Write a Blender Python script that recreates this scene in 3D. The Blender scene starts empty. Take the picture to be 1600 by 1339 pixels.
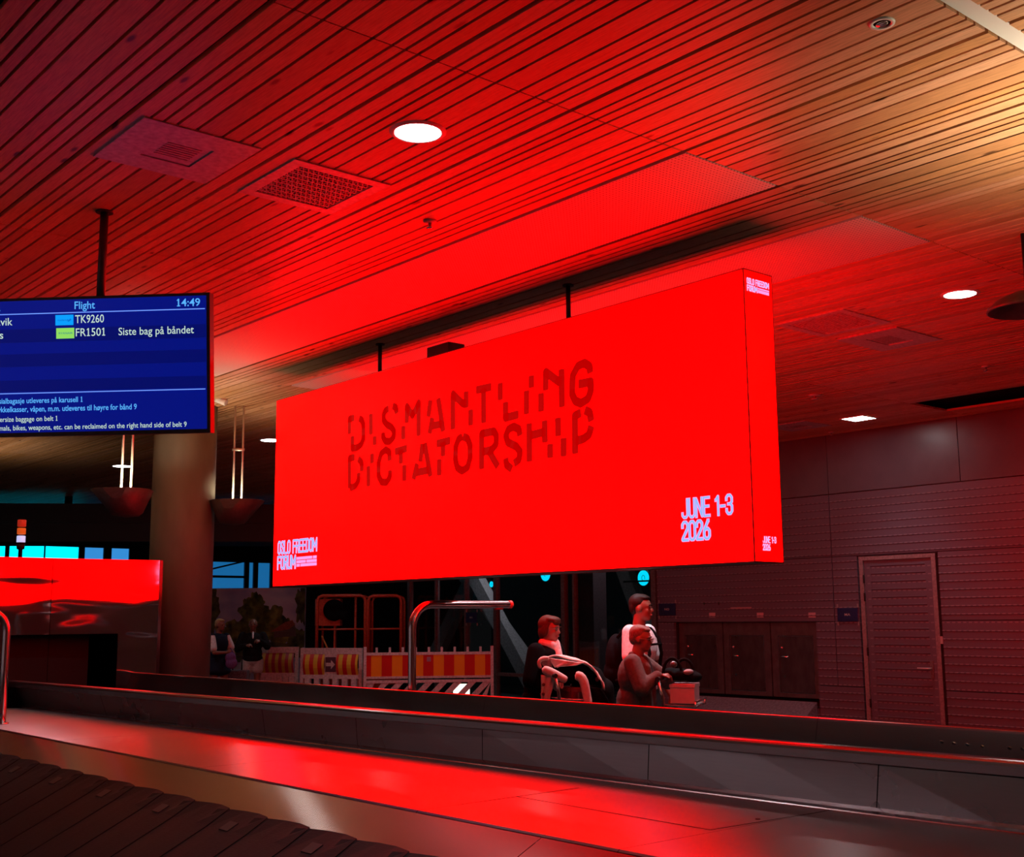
import bpy, bmesh, math, random
from mathutils import Vector, Matrix
random.seed(7)
C = bpy.context.scene
COL = C.collection
PI = math.pi

# ------------------------------------------------------------------ camera
EYE = 1.60
F_PX, PITCH, ROLL, YAW = 1872.0, 0.15748, -0.00853, 0.70705
fw = Vector((math.sin(YAW)*math.cos(PITCH), math.cos(YAW)*math.cos(PITCH), math.sin(PITCH)))
rt0 = Vector((math.cos(YAW), -math.sin(YAW), 0))
up0 = rt0.cross(fw)
RT = math.cos(ROLL)*rt0 + math.sin(ROLL)*up0
UP = -math.sin(ROLL)*rt0 + math.cos(ROLL)*up0
cd = bpy.data.cameras.new('camera')
cd.sensor_fit = 'HORIZONTAL'; cd.sensor_width = 36.0
cd.lens = F_PX/1600*36.0; cd.clip_start = 0.05; cd.clip_end = 200
cam = bpy.data.objects.new('camera', cd); COL.objects.link(cam)
m = Matrix((RT, UP, -fw)).transposed().to_4x4(); m.translation = Vector((0, 0, EYE))
cam.matrix_world = m
C.camera = cam
EYEV = Vector((0, 0, EYE))

# ------------------------------------------------------------------ look
C.view_settings.view_transform = 'Standard'
C.view_settings.look = 'None'
C.view_settings.gamma = 1.0
C.view_settings.use_curve_mapping = False
C.view_settings.exposure = 0.0
w = bpy.data.worlds.new('world'); C.world = w; w.use_nodes = True
w.node_tree.nodes['Background'].inputs[0].default_value = (0.62, 0.60, 0.62, 1)
w.node_tree.nodes['Background'].inputs[1].default_value = 0.006
try:
    C.cycles.use_denoising = True
    C.cycles.sample_clamp_indirect = 6.0
    C.cycles.max_bounces = 8
    C.cycles.caustics_reflective = False
    C.cycles.caustics_refractive = False
except Exception:
    pass

LED = 7.5            # strength of the red display
DOWN = 14.0          # power of a ceiling downlight
UPL = 24.0           # power of a pendant uplighter
CEIL = 4.20

# ------------------------------------------------------------------ pixel <-> point
def ray(px, py):
    return RT*((px-800)/F_PX) - UP*((py-669.5)/F_PX) + fw
def at(px, py, D):
    return EYEV + ray(px, py)*D
def on_x(px, py, X):
    d = ray(px, py); return EYEV + d*(X/d.x)
def on_y(px, py, Y):
    d = ray(px, py); return EYEV + d*(Y/d.y)
def on_z(px, py, Z):
    d = ray(px, py); return EYEV + d*((Z-EYE)/d.z)

class Plane:
    """a flat face in the scene: origin o, right u, up v, outward n"""
    def __init__(s, o, u, v):
        s.o = Vector(o); s.u = Vector(u).normalized(); s.v = Vector(v).normalized(); s.n = s.u.cross(s.v)
    def uv(s, px, py):
        d = ray(px, py); t = (s.o-EYEV).dot(s.n)/d.dot(s.n)
        q = EYEV + d*t - s.o
        return q.dot(s.u), q.dot(s.v)
    def pt(s, a, b, h=0.0):
        return s.o + s.u*a + s.v*b + s.n*h

# ------------------------------------------------------------------ materials
MATS = {}
def mat(name, color=(.5, .5, .5), rough=.5, metal=0.0, emit=None, strength=0.0, spec=0.5, alpha=1.0, trans=0.0):
    if name in MATS: return MATS[name]
    M = bpy.data.materials.new(name); M.use_nodes = True
    b = M.node_tree.nodes['Principled BSDF']
    b.inputs['Base Color'].default_value = (*color, 1)
    b.inputs['Roughness'].default_value = rough
    b.inputs['Metallic'].default_value = metal
    b.inputs['Specular IOR Level'].default_value = spec
    if trans: b.inputs['Transmission Weight'].default_value = trans
    if emit:
        b.inputs['Emission Color'].default_value = (*emit, 1)
        b.inputs['Emission Strength'].default_value = strength
    MATS[name] = M
    return M
def nodes(M):
    nt = M.node_tree
    return nt, nt.nodes, nt.links, nt.nodes['Principled BSDF']
def N(nt, kind, **kw):
    n = nt.nodes.new(kind)
    for k, v in kw.items():
        setattr(n, k, v)
    return n
def mapped(nt, scale, coord='Object'):
    tc = N(nt, 'ShaderNodeTexCoord'); mp = N(nt, 'ShaderNodeMapping')
    mp.inputs['Scale'].default_value = scale
    nt.links.new(tc.outputs[coord], mp.inputs['Vector'])
    return mp.outputs['Vector']
def ramp(nt, fac, stops):
    r = N(nt, 'ShaderNodeValToRGB')
    e = r.color_ramp.elements
    e[0].position = stops[0][0]; e[0].color = (*stops[0][1], 1)
    e[1].position = stops[-1][0]; e[1].color = (*stops[-1][1], 1)
    for p, c in stops[1:-1]:
        x = e.new(p); x.color = (*c, 1)
    nt.links.new(fac, r.inputs['Fac'])
    return r.outputs['Color']
def mixc(nt, fac, a, b, blend='MIX'):
    mx = N(nt, 'ShaderNodeMix', data_type='RGBA', blend_type=blend)
    for sock, val in ((mx.inputs[0], fac), (mx.inputs[6], a), (mx.inputs[7], b)):
        if hasattr(val, 'is_linked') or hasattr(val, 'links'):
            nt.links.new(val, sock)
        else:
            sock.default_value = val if not isinstance(val, tuple) or len(val) == 4 else (*val, 1)
    return mx.outputs[2]

def noisy(name, color, rough, metal=0.0, scale=(6, 6, 6), amt=.25, bump=0.0, rvar=.08):
    """plain material with gentle procedural wear"""
    if name in MATS: return MATS[name]
    M = mat(name, color, rough, metal)
    nt, nn, ln, b = nodes(M)
    t = N(nt, 'ShaderNodeTexNoise'); t.inputs['Detail'].default_value = 5
    ln.new(mapped(nt, scale), t.inputs['Vector'])
    lo = tuple(c*(1-amt) for c in color); hi = tuple(min(1, c*(1+amt)) for c in color)
    ln.new(ramp(nt, t.outputs['Fac'], [(.3, lo), (.7, hi)]), b.inputs['Base Color'])
    mr = N(nt, 'ShaderNodeMapRange')
    mr.inputs['To Min'].default_value = max(.03, rough-rvar); mr.inputs['To Max'].default_value = min(1, rough+rvar)
    ln.new(t.outputs['Fac'], mr.inputs['Value']); ln.new(mr.outputs[0], b.inputs['Roughness'])
    if bump:
        bp = N(nt, 'ShaderNodeBump'); bp.inputs['Strength'].default_value = bump; bp.inputs['Distance'].default_value = .01
        ln.new(t.outputs['Fac'], bp.inputs['Height']); ln.new(bp.outputs[0], b.inputs['Normal'])
    return M

def brushed(name, color, rough, aniso=.7, rot=0.0):
    """brushed stainless steel, grain along the first UV axis"""
    M = mat(name, color, rough, 1.0)
    nt, nn, ln, b = nodes(M)
    b.inputs['Anisotropic'].default_value = aniso
    b.inputs['Anisotropic Rotation'].default_value = rot
    tg = N(nt, 'ShaderNodeTangent'); tg.direction_type = 'UV_MAP'; tg.uv_map = 'UVMap'
    ln.new(tg.outputs[0], b.inputs['Tangent'])
    t = N(nt, 'ShaderNodeTexNoise'); t.inputs['Scale'].default_value = 1; t.inputs['Detail'].default_value = 6
    ln.new(mapped(nt, (90, 2.0, 90)), t.inputs['Vector'])
    t2 = N(nt, 'ShaderNodeTexNoise'); t2.inputs['Scale'].default_value = 1.7; t2.inputs['Detail'].default_value = 4
    ln.new(mapped(nt, (1, 1, 1)), t2.inputs['Vector'])
    a = mixc(nt, t.outputs['Fac'], tuple(c*.86 for c in color), tuple(min(1, c*1.12) for c in color))
    ln.new(mixc(nt, .35, a, ramp(nt, t2.outputs['Fac'], [(.3, tuple(c*.7 for c in color)), (.7, color)])), b.inputs['Base Color'])
    mr = N(nt, 'ShaderNodeMapRange'); mr.inputs['To Min'].default_value = rough*.85; mr.inputs['To Max'].default_value = rough*1.2
    ln.new(t2.outputs['Fac'], mr.inputs['Value']); ln.new(mr.outputs[0], b.inputs['Roughness'])
    return M

def make_wood():
    M = mat('pine_slat', (.6, .36, .2), .42)
    nt, nn, ln, b = nodes(M)
    geo = N(nt, 'ShaderNodeNewGeometry')
    tc = N(nt, 'ShaderNodeTexCoord')
    # every slat gets its own offset so that grain and knots differ
    off = N(nt, 'ShaderNodeCombineXYZ'); mul = N(nt, 'ShaderNodeMath', operation='MULTIPLY'); mul.inputs[1].default_value = 37.0
    ln.new(geo.outputs['Random Per Island'], mul.inputs[0]); ln.new(mul.outputs[0], off.inputs['Y']); ln.new(mul.outputs[0], off.inputs['Z'])
    add = N(nt, 'ShaderNodeVectorMath', operation='ADD'); ln.new(tc.outputs['Object'], add.inputs[0]); ln.new(off.outputs[0], add.inputs[1])
    def mp(s):
        q = N(nt, 'ShaderNodeMapping'); q.inputs['Scale'].default_value = s; ln.new(add.outputs[0], q.inputs['Vector']); return q.outputs[0]
    g = N(nt, 'ShaderNodeTexNoise'); g.inputs['Detail'].default_value = 6; g.inputs['Roughness'].default_value = .6; ln.new(mp((28, 1.6, 28)), g.inputs['Vector'])
    base = ramp(nt, geo.outputs['Random Per Island'], [(0, (.50, .25, .12)), (.35, (.62, .33, .17)), (.7, (.70, .40, .25)), (1, (.58, .28, .10))])
    grain = ramp(nt, g.outputs['Fac'], [(.32, (.72, .70, .66)), (.62, (1.08, 1.06, 1.04))])
    col = mixc(nt, 1.0, base, grain, 'MULTIPLY')
    k = N(nt, 'ShaderNodeTexVoronoi'); k.inputs['Scale'].default_value = 1; ln.new(mp((6.5, 2.0, .1)), k.inputs['Vector'])
    km = ramp(nt, k.outputs['Distance'], [(.055, (0, 0, 0)), (.12, (1, 1, 1))])
    col = mixc(nt, km, (.10, .035, .015, 1), col)
    ln.new(col, b.inputs['Base Color'])
    bp = N(nt, 'ShaderNodeBump'); bp.inputs['Strength'].default_value = .15; bp.inputs['Distance'].default_value = .003
    ln.new(g.outputs['Fac'], bp.inputs['Height']); ln.new(bp.outputs[0], b.inputs['Normal'])
    return M
WOOD = make_wood()

def make_perf():
    M = mat('perforated_panel', (.66, .62, .6), .5)
    nt, nn, ln, b = nodes(M)
    v = mapped(nt, (1/.028, 1/.028, 1))
    sp = N(nt, 'ShaderNodeSeparateXYZ'); ln.new(v, sp.inputs[0])
    def frac(o):
        f1 = N(nt, 'ShaderNodeMath', operation='FRACT'); ln.new(o, f1.inputs[0])
        s1 = N(nt, 'ShaderNodeMath', operation='SUBTRACT'); ln.new(f1.outputs[0], s1.inputs[0]); s1.inputs[1].default_value = .5
        return s1.outputs[0]
    cx = N(nt, 'ShaderNodeCombineXYZ'); ln.new(frac(sp.outputs['X']), cx.inputs[0]); ln.new(frac(sp.outputs['Y']), cx.inputs[1])
    le = N(nt, 'ShaderNodeVectorMath', operation='LENGTH'); ln.new(cx.outputs[0], le.inputs[0])
    ln.new(ramp(nt, le.outputs['Value'], [(.14, (.06, .05, .05)), (.2, (.66, .62, .6))]), b.inputs['Base Color'])
    return M
PERF = make_perf()

def make_cladding():
    """ribbed metal cladding: pale dashes paint the glints of slot lips along every rib"""
    M = mat('slotted_cladding', (.25, .23, .24), .42, .35)
    nt, nn, ln, b = nodes(M)
    tc = N(nt, 'ShaderNodeTexCoord'); sp = N(nt, 'ShaderNodeSeparateXYZ'); ln.new(tc.outputs['Object'], sp.inputs[0])
    def m1(op, a, v=None, v2=None):
        q = N(nt, 'ShaderNodeMath', operation=op)
        if hasattr(a, 'links'): ln.new(a, q.inputs[0])
        else: q.inputs[0].default_value = a
        if v is not None:
            if hasattr(v, 'links'): ln.new(v, q.inputs[1])
            else: q.inputs[1].default_value = v
        return q.outputs[0]
    fz = m1('FRACT', m1('DIVIDE', sp.outputs['Z'], .108)); fy = m1('FRACT', m1('DIVIDE', sp.outputs['Y'], .078))
    slot_glint = m1('MULTIPLY', m1('GREATER_THAN', fz, .86), m1('LESS_THAN', fy, .58))
    ln.new(mixc(nt, slot_glint, (.15, .135, .18, 1), (.27, .24, .28, 1)), b.inputs['Base Color'])  # lighter dashes: highlights of the slot lips painted into the colour
    return M
CLAD = make_cladding()

STEEL_DECK = brushed('brushed_deck_steel', (.46, .42, .44), .30, .92)
STEEL_WALL = brushed('brushed_side_steel', (.38, .34, .35), .27, .9)
STEEL_WALL.node_tree.nodes['Principled BSDF'].inputs['Metallic'].default_value = .65
STEEL_SKIRT = brushed('brushed_skirt_steel', (.30, .25, .235), .19, .92)
STEEL_RAIL = brushed('brushed_rail_steel', (.42, .37, .37), .22, .9)
STEEL_TUBE = mat('polished_tube_steel', (.58, .55, .55), .22, 1.0)
CHROME = mat('chrome', (.8, .8, .8), .15, 1.0)
RUBBER = noisy('black_rubber', (.004, .0042, .0055), .6, scale=(30, 6, 30), amt=.5, bump=.1)
DARK = mat('matt_black', (.004, .004, .004), .9, spec=.1)
BLACKM = noisy('black_metal', (.02, .019, .02), .45, .3)
LEDM = mat('led_red', (.02, 0, 0), .6, emit=(1, 0, 0), strength=LED)
LEDTXT = mat('led_dark_red_lettering', (.02, 0, 0), .6, emit=(.49, 0, 0), strength=1.0)
LEDBLUE = mat('led_pale_blue_lettering', (0, 0, 0), .6, emit=(.30, .52, 1.0), strength=1.0)
LEDPINK = mat('led_pink_lettering', (0, 0, 0), .6, emit=(1.0, .36, .9), strength=1.0)
GLOW = mat('lamp_lens', (1, 1, 1), .5, emit=(1, .97, .93), strength=20)

def wavy_mirror():
    M = mat('wavy_polished_steel', (.44, .40, .43), .055, 1.0)
    nt, nn, ln, b = nodes(M)
    t = N(nt, 'ShaderNodeTexNoise'); t.inputs['Scale'].default_value = 1; t.inputs['Detail'].default_value = 1.5
    ln.new(mapped(nt, (.75, 1, 2.6)), t.inputs['Vector'])
    bp = N(nt, 'ShaderNodeBump'); bp.inputs['Strength'].default_value = .55; bp.inputs['Distance'].default_value = .03
    ln.new(t.outputs['Fac'], bp.inputs['Height']); ln.new(bp.outputs[0], b.inputs['Normal'])
    return M
MIRROR = wavy_mirror()

# ------------------------------------------------------------------ mesh builder
class MB:
    def __init__(s): s.bm = bmesh.new()
    def quad(s, *pts):
        return s.bm.faces.new([s.bm.verts.new(p) for p in pts])
    def box(s, x0, x1, y0, y1, z0, z1, M=None, bevel=0.0):
        t = bmesh.new() if bevel else s.bm
        P = [Vector((x, y, z)) for z in (z0, z1) for y in (y0, y1) for x in (x0, x1)]
        if M is not None: P = [M @ p for p in P]
        V = [t.verts.new(p) for p in P]
        for f in ((0, 2, 3, 1), (4, 5, 7, 6), (0, 1, 5, 4), (2, 6, 7, 3), (0, 4, 6, 2), (1, 3, 7, 5)):
            t.faces.new([V[i] for i in f])
        if bevel:
            bmesh.ops.bevel(t, geom=t.edges[:], offset=bevel, segments=2, affect='EDGES', profile=.6)
            s.join(t)
        return s
    def join(s, t):
        mp = {v: s.bm.verts.new(v.co) for v in t.verts}
        for f in t.faces:
            try: s.bm.faces.new([mp[v] for v in f.verts]).smooth = f.smooth
            except ValueError: pass
        t.free()
    def prism(s, prof, a, b, M=None):
        """closed profile of (p,q) extruded: function a(p,q)->Vector at start, b at end"""
        A = [s.bm.verts.new(a(*p)) for p in prof]; B = [s.bm.verts.new(b(*p)) for p in prof]
        n = len(prof)
        for i in range(n):
            s.bm.faces.new((A[i], A[(i+1) % n], B[(i+1) % n], B[i]))
        s.bm.faces.new(A[::-1]); s.bm.faces.new(B)
        return s
    def tube(s, pts, r, seg=12, caps=True, radii=None):
        pts = [Vector(p) for p in pts]; rings = []
        prev = None
        for i, p in enumerate(pts):
            d = (pts[min(i+1, len(pts)-1)] - pts[max(i-1, 0)]).normalized()
            if prev is None:
                a = Vector((0, 0, 1)) if abs(d.z) < .9 else Vector((1, 0, 0))
                u = d.cross(a).normalized()
            else:
                u = (prev - d*prev.dot(d)).normalized()
            prev = u; v = d.cross(u)
            rr = radii[i] if radii else r
            rings.append([s.bm.verts.new(p + (u*math.cos(2*PI*k/seg) + v*math.sin(2*PI*k/seg))*rr) for k in range(seg)])
        for a, b in zip(rings, rings[1:]):
            for k in range(seg):
                s.bm.faces.new((a[k], a[(k+1) % seg], b[(k+1) % seg], b[k])).smooth = True
        if caps:
            s.bm.faces.new(rings[0][::-1]); s.bm.faces.new(rings[-1])
        return s
    def lathe(s, prof, c, seg=24, axis='Z', caps=True, M=None):
        c = Vector(c); rings = []
        for r, h in prof:
            ring = []
            for k in range(seg):
                a = 2*PI*k/seg
                q = Vector((r*math.cos(a), r*math.sin(a), h))
                if axis == 'X': q = Vector((h, q.x, q.y))
                if axis == 'Y': q = Vector((q.x, h, q.y))
                if M is not None: q = M @ q
                ring.append(s.bm.verts.new(c+q))
            rings.append(ring)
        for a, b in zip(rings, rings[1:]):
            for k in range(seg):
                s.bm.faces.new((a[k], a[(k+1) % seg], b[(k+1) % seg], b[k])).smooth = True
        if caps:
            s.bm.faces.new(rings[0][::-1]); s.bm.faces.new(rings[-1])
        return s
    def ball(s, c, r, M=None, seg=16):
        mm = Matrix.Translation(c) @ (M if M is not None else Matrix.Diagonal((*(r if hasattr(r, '__len__') else (r, r, r)), 1)))
        g = bmesh.ops.create_uvsphere(s.bm, u_segments=seg, v_segments=max(6, seg//2+2), radius=1, matrix=mm)
        for v in g['verts']:
            for f in v.link_faces: f.smooth = True
        return s
    def build(s, name, material, parent=None, origin=None):
        bm = s.bm
        bmesh.ops.recalc_face_normals(bm, faces=bm.faces[:])
        uvl = bm.loops.layers.uv.new('UVMap')
        for f in bm.faces:
            n = f.normal
            for l in f.loops:
                p = l.vert.co
                if abs(n.y) > .8: l[uvl].uv = (p.x, p.z)
                elif abs(n.x) > abs(n.z): l[uvl].uv = (p.y, p.z)
                else: l[uvl].uv = (p.y, p.x)
        me = bpy.data.meshes.new(name)
        if origin is not None:
            bmesh.ops.translate(bm, vec=-Vector(origin), verts=bm.verts[:])
        bm.to_mesh(me); bm.free()
        me.materials.append(material)
        o = bpy.data.objects.new(name, me); COL.objects.link(o)
        if origin is not None: o.location = origin
        if parent is not None: child(o, parent)
        return o

def child(o, parent):
    o.parent = parent
    mw = Matrix.Identity(4); p = parent
    ch = []
    while p is not None: ch.append(p); p = p.parent
    for p in reversed(ch):
        mw = mw @ Matrix.LocRotScale(p.location, p.rotation_euler, p.scale)
    L = Matrix.LocRotScale(o.location, o.rotation_euler, o.scale)
    L = mw.inverted() @ L
    o.location = L.to_translation(); o.rotation_euler = L.to_euler()
    return o
def tag(o, label=None, cat=None, group=None, kind=None):
    if label: o['label'] = label
    if cat: o['category'] = cat
    if group: o['group'] = group
    if kind: o['kind'] = kind
    return o
def thing(name, loc, label, cat, group=None, rz=0.0):
    o = bpy.data.objects.new(name, None); COL.objects.link(o); o.empty_display_size = .1
    o.location = loc; o.rotation_euler = (0, 0, rz)
    return tag(o, label, cat, group)
def struct(o, label=None):
    o['kind'] = 'structure'
    if label: o['label'] = label
    return o
def lamp(name, kind, loc, power, color, parent=None, size=.2, direction=(0, 0, -1), spot=None, blend=.5):
    L = bpy.data.lights.new(name, kind); L.energy = power; L.color = color
    if kind == 'AREA': L.shape = 'DISK'; L.size = size
    if kind == 'SPOT': L.spot_size = spot; L.spot_blend = blend; L.shadow_soft_size = size
    if kind == 'POINT': L.shadow_soft_size = size
    o = bpy.data.objects.new(name, L); COL.objects.link(o); o.location = loc
    o.rotation_euler = Vector(direction).to_track_quat('-Z', 'Y').to_euler()
    if parent is not None: child(o, parent)
    return o

# lettering -------------------------------------------------------------
def text_verts(body, embolden=0.0, spacing=1.0):
    cu = bpy.data.curves.new('lettering', 'FONT'); cu.body = body; cu.size = 1.0; cu.offset = embolden
    cu.space_character = spacing; cu.resolution_u = 3
    o = bpy.data.objects.new('lettering', cu); COL.objects.link(o)
    dg = bpy.context.evaluated_depsgraph_get()
    me = bpy.data.meshes.new_from_object(o.evaluated_get(dg))
    vs = [v.co.copy() for v in me.vertices]; fs = [tuple(p.vertices) for p in me.polygons]
    bpy.data.objects.remove(o); bpy.data.curves.remove(cu); bpy.data.meshes.remove(me)
    return vs, fs
CAPH = None
def cap_height():
    global CAPH
    if CAPH is None:
        vs, _ = text_verts('H'); CAPH = max(v.y for v in vs)
    return CAPH
def put_text(mb, body, pl, u0, u1, v0, caph, h=.002, embolden=0.0, right_v=None, spacing=1.0):
    """lay lettering on a plane: from u0 to u1, baseline v0 (right_v at the right end), capital height caph"""
    vs, fs = text_verts(body, embolden, spacing)
    x0 = min(v.x for v in vs); x1 = max(v.x for v in vs)
    sx = (u1-u0)/(x1-x0); sy = caph/cap_height()
    rv = v0 if right_v is None else right_v
    for i, ch_ in enumerate(body):
        if ch_ == '1':                          # numeral one with a flag and a foot
            xr = max(v.x for v in text_verts(body[:i+1], embolden, spacing)[0]); c_ = cap_height(); tw = .085
            for poly in (((xr-tw, c_), (xr-tw, c_*.84), (xr-tw-.13, c_*.74), (xr-tw-.13, c_*.84)), ((xr-tw-.12, 0), (xr+.10, 0), (xr+.10, .07), (xr-tw-.12, .07))):
                mb.bm.faces.new([mb.bm.verts.new(pl.pt(u0+(px_-x0)*sx, v0+(rv-v0)*(px_-x0)/(x1-x0)+py_*sy, h)) for px_, py_ in poly])
    B = [mb.bm.verts.new(pl.pt(u0+(v.x-x0)*sx, v0+(rv-v0)*(v.x-x0)/(x1-x0)+v.y*sy, h)) for v in vs]
    for f in fs:
        try: mb.bm.faces.new([B[i] for i in f])
        except ValueError: pass
def px_text(mb, body, pl, x0, x1, yb0, yb1, cap_px, h=.002, embolden=0.0, spacing=1.0):
    u0, v0 = pl.uv(x0, yb0); u1, v1 = pl.uv(x1, yb1)
    _, vt = pl.uv(x0, yb0-cap_px)
    put_text(mb, body, pl, u0, u1, (v0+v1)/2, vt-v0, h, embolden, None, spacing)
def stroke(mb, pl, pts, wd, h=.003):
    """a thick polyline with round joints on a plane, pts in plane coordinates"""
    P = [Vector(p) for p in pts]
    for i, (a, b) in enumerate(zip(P, P[1:])):
        d = (b-a).normalized(); nn = Vector((-d.y, d.x))*wd/2
        mb.quad(*[pl.pt(q.x, q.y, h) for q in (a+nn, a-nn, b-nn, b+nn)])
    for q in P[1:-1]:
        mb.bm.faces.new([mb.bm.verts.new(pl.pt(q.x+wd/2*math.cos(2*PI*k/12), q.y+wd/2*math.sin(2*PI*k/12), h)) for k in range(12)])

def sheet_box(mb, pl, u0, u1, v0, v1, h0, h1):
    for_pts = [pl.pt(u, v, h) for h in (h0, h1) for v in (v0, v1) for u in (u0, u1)]
    V = [mb.bm.verts.new(p) for p in for_pts]
    for f in ((0, 2, 3, 1), (4, 5, 7, 6), (0, 1, 5, 4), (2, 6, 7, 3), (0, 4, 6, 2), (1, 3, 7, 5)):
        mb.bm.faces.new([V[i] for i in f])

# ================================================================== SETTING
WX = 14.75                                     # face of the clad wall on the right
def floor_mat():
    M = mat('polished_stone_floor', (.05, .048, .05), .25)
    nt, nn, ln, b = nodes(M)
    t = N(nt, 'ShaderNodeTexBrick'); t.inputs['Scale'].default_value = 1.0; t.offset = 0
    t.inputs['Brick Width'].default_value = .6; t.inputs['Row Height'].default_value = .6; t.inputs['Mortar Size'].default_value = .004
    t.inputs['Color1'].default_value = (.05, .048, .05, 1); t.inputs['Color2'].default_value = (.065, .06, .06, 1); t.inputs['Mortar'].default_value = (.02, .02, .02, 1)
    ln.new(mapped(nt, (1, 1, 1)), t.inputs['Vector']); ln.new(t.outputs['Color'], b.inputs['Base Color'])
    return M
struct(MB().box(-6, 26, -5, 34, -.12, 0).build('floor', floor_mat()))

# slatted ceiling: modules .873 m wide with a fixed rhythm of slat widths
RHYTHM = [.11, .072, .072, .11, .152, .107, .072, .072, .106]
grooves = []
x = 2.315 - .873*5
while x < WX:
    grooves.append((x, .030))
    xx = x
    for wd in RHYTHM[:-1]:
        xx += wd; grooves.append((xx, .018))
    x += .873
SEAMS = [-4.9, -1.3, 2.40, 4.26, 7.95, 11.64, 15.33, 19.02, 22.71, 26.40, 30.1, 33.0]
HOLES = [(4.95, 5.79, 4.26, 11.64), (6.69, 7.54, 4.26, 11.64), (13.3, 14.2, 5.6, 7.95),
         (3.30, 3.94, 5.74, 6.40), (2.40, 3.06, 5.74, 6.40), (8.66, 9.37, 5.75, 6.45), (9.60, 10.36, 5.82, 6.45), (13.34, 13.95, 9.55, 10.2)]
ce = MB()
for (g0, w0), (g1, w1) in zip(grooves, grooves[1:]):
    a, b = g0+w0/2, min(g1-w1/2, WX-.01)
    if b-a < .02: continue
    for s0, s1 in zip(SEAMS, SEAMS[1:]):
        y0 = s0+(.05 if s0 == 2.40 else .004); y1 = s1-(.05 if s1 == 2.40 else .004)
        spans = [(y0, y1)]
        for hx0, hx1, hy0, hy1 in HOLES:
            ov = min(b, hx1)-max(a, hx0)
            if ov > .25*(b-a):
                ns = []
                for p, q in spans:
                    if hy1 <= p or hy0 >= q: ns.append((p, q)); continue
                    if hy0-p > .02: ns.append((p, hy0))
                    if q-hy1 > .02: ns.append((hy1, q))
                spans = ns
        for p, q in spans:
            ce.box(a, b, p, q, CEIL, CEIL+.028)
ceiling = struct(ce.build('ceiling', WOOD))
bk = MB().box(-6, WX+5.3, -5, 33.5, CEIL+.10, CEIL+.2)
bk.build('ceiling_backing', mat('black_felt', (.006, .005, .005), .95, spec=.1), ceiling)
# white service channel between two rows of slats, running across
ch = MB().box(-2, WX, 2.355, 2.445, CEIL+.012, CEIL+.05)
struct(ch.build('trim_1', mat('white_channel', (.75, .75, .76), .4)))
# perforated metal strips on both sides of the display, two modules long
for i, (x0, x1) in enumerate(((4.955, 5.785), (6.695, 7.535))):
    pm = MB()
    for y0, y1 in ((4.266, 7.947), (7.953, 11.635)):
        pm.box(x0, x1, y0, y1, CEIL-.002, CEIL+.02)
    struct(pm.build('trim_%d' % (i+2), PERF))

# right wall: clad panels round the door and the hatches
wb = MB().box(WX+.02, WX+.3, -5, 13.62, 0, CEIL+.1)
HAT = (10.53, 13.26, .30, 1.52)                # y0,y1,z0,z1 of the hatch recess
wb = MB()
for (y0, y1, z0, z1) in ((-5, HAT[0], 0, CEIL+.1), (HAT[1], 13.62, 0, CEIL+.1), (HAT[0], HAT[1], HAT[3], CEIL+.1), (HAT[0], HAT[1], 0, HAT[2])):
    wb.box(WX+.05, WX+.3, y0, y1, z0, z1)
wb.box(WX+.32, WX+.4, HAT[0]-.3, HAT[1]+.3, 0, 2.2)
wall_right = struct(wb.build('wall_right', mat('dark_wall_core', (.03, .028, .03), .6)))
cl = MB()
def clad(y0, y1, z0, z1, rib=True):
    g = .006; y0 += g; y1 -= g; z0 += g; z1 -= g
    if not rib:
        cl.box(WX, WX+.06, y0, y1, z0, z1); return
    prof = [(0.06, z0), (0, z0)]
    k = math.ceil((z0+.02)/.108)
    while k*.108 < z1-.012:
        z = k*.108
        if z-.030 > z0: prof += [(0, z-.022), (-.009, z-.014), (-.009, z-.004), (0, z)]
        k += 1
    prof += [(0, z1), (.06, z1)]
    cl.prism(prof, lambda p, q: Vector((WX+p, y0, q)), lambda p, q: Vector((WX+p, y1, q)))
clad(10.2, 13.62, 2.44, 3.34); clad(5.6, 10.2, 2.44, 3.34); clad(1.0, 5.6, 2.44, 3.34)
clad(10.2, 13.62, HAT[3]+.0, 2.44); clad(10.2, HAT[0], .62, HAT[3]); clad(13.26, 13.62, 0, HAT[3], False)
clad(9.78, 10.2, .62, 2.44); clad(9.78, HAT[0], 0, .62); clad(HAT[0], HAT[1], 0, HAT[2], False)
clad(5.6, 8.54, 1.53, 2.44); clad(5.6, 8.54, .62, 1.53); clad(5.6, 8.54, 0, .62); clad(8.54, 9.78, 2.43, 2.44, False)
clad(1.0, 5.6, 0, 2.44)
cl.build('cladding', CLAD, wall_right)
up = MB()
smooth = noisy('smooth_wall_panel', (.12, .10, .125), .34, .1, (3, .6, .6), .1)
for y0, y1 in ((10.2, 13.62), (8.14, 10.2), (5.6, 8.14), (1.0, 5.6)):
    up.box(WX, WX+.06, y0+.005, y1-.005, 3.35, CEIL+.06)
up.build('upper_panels', smooth, wall_right)

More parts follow.
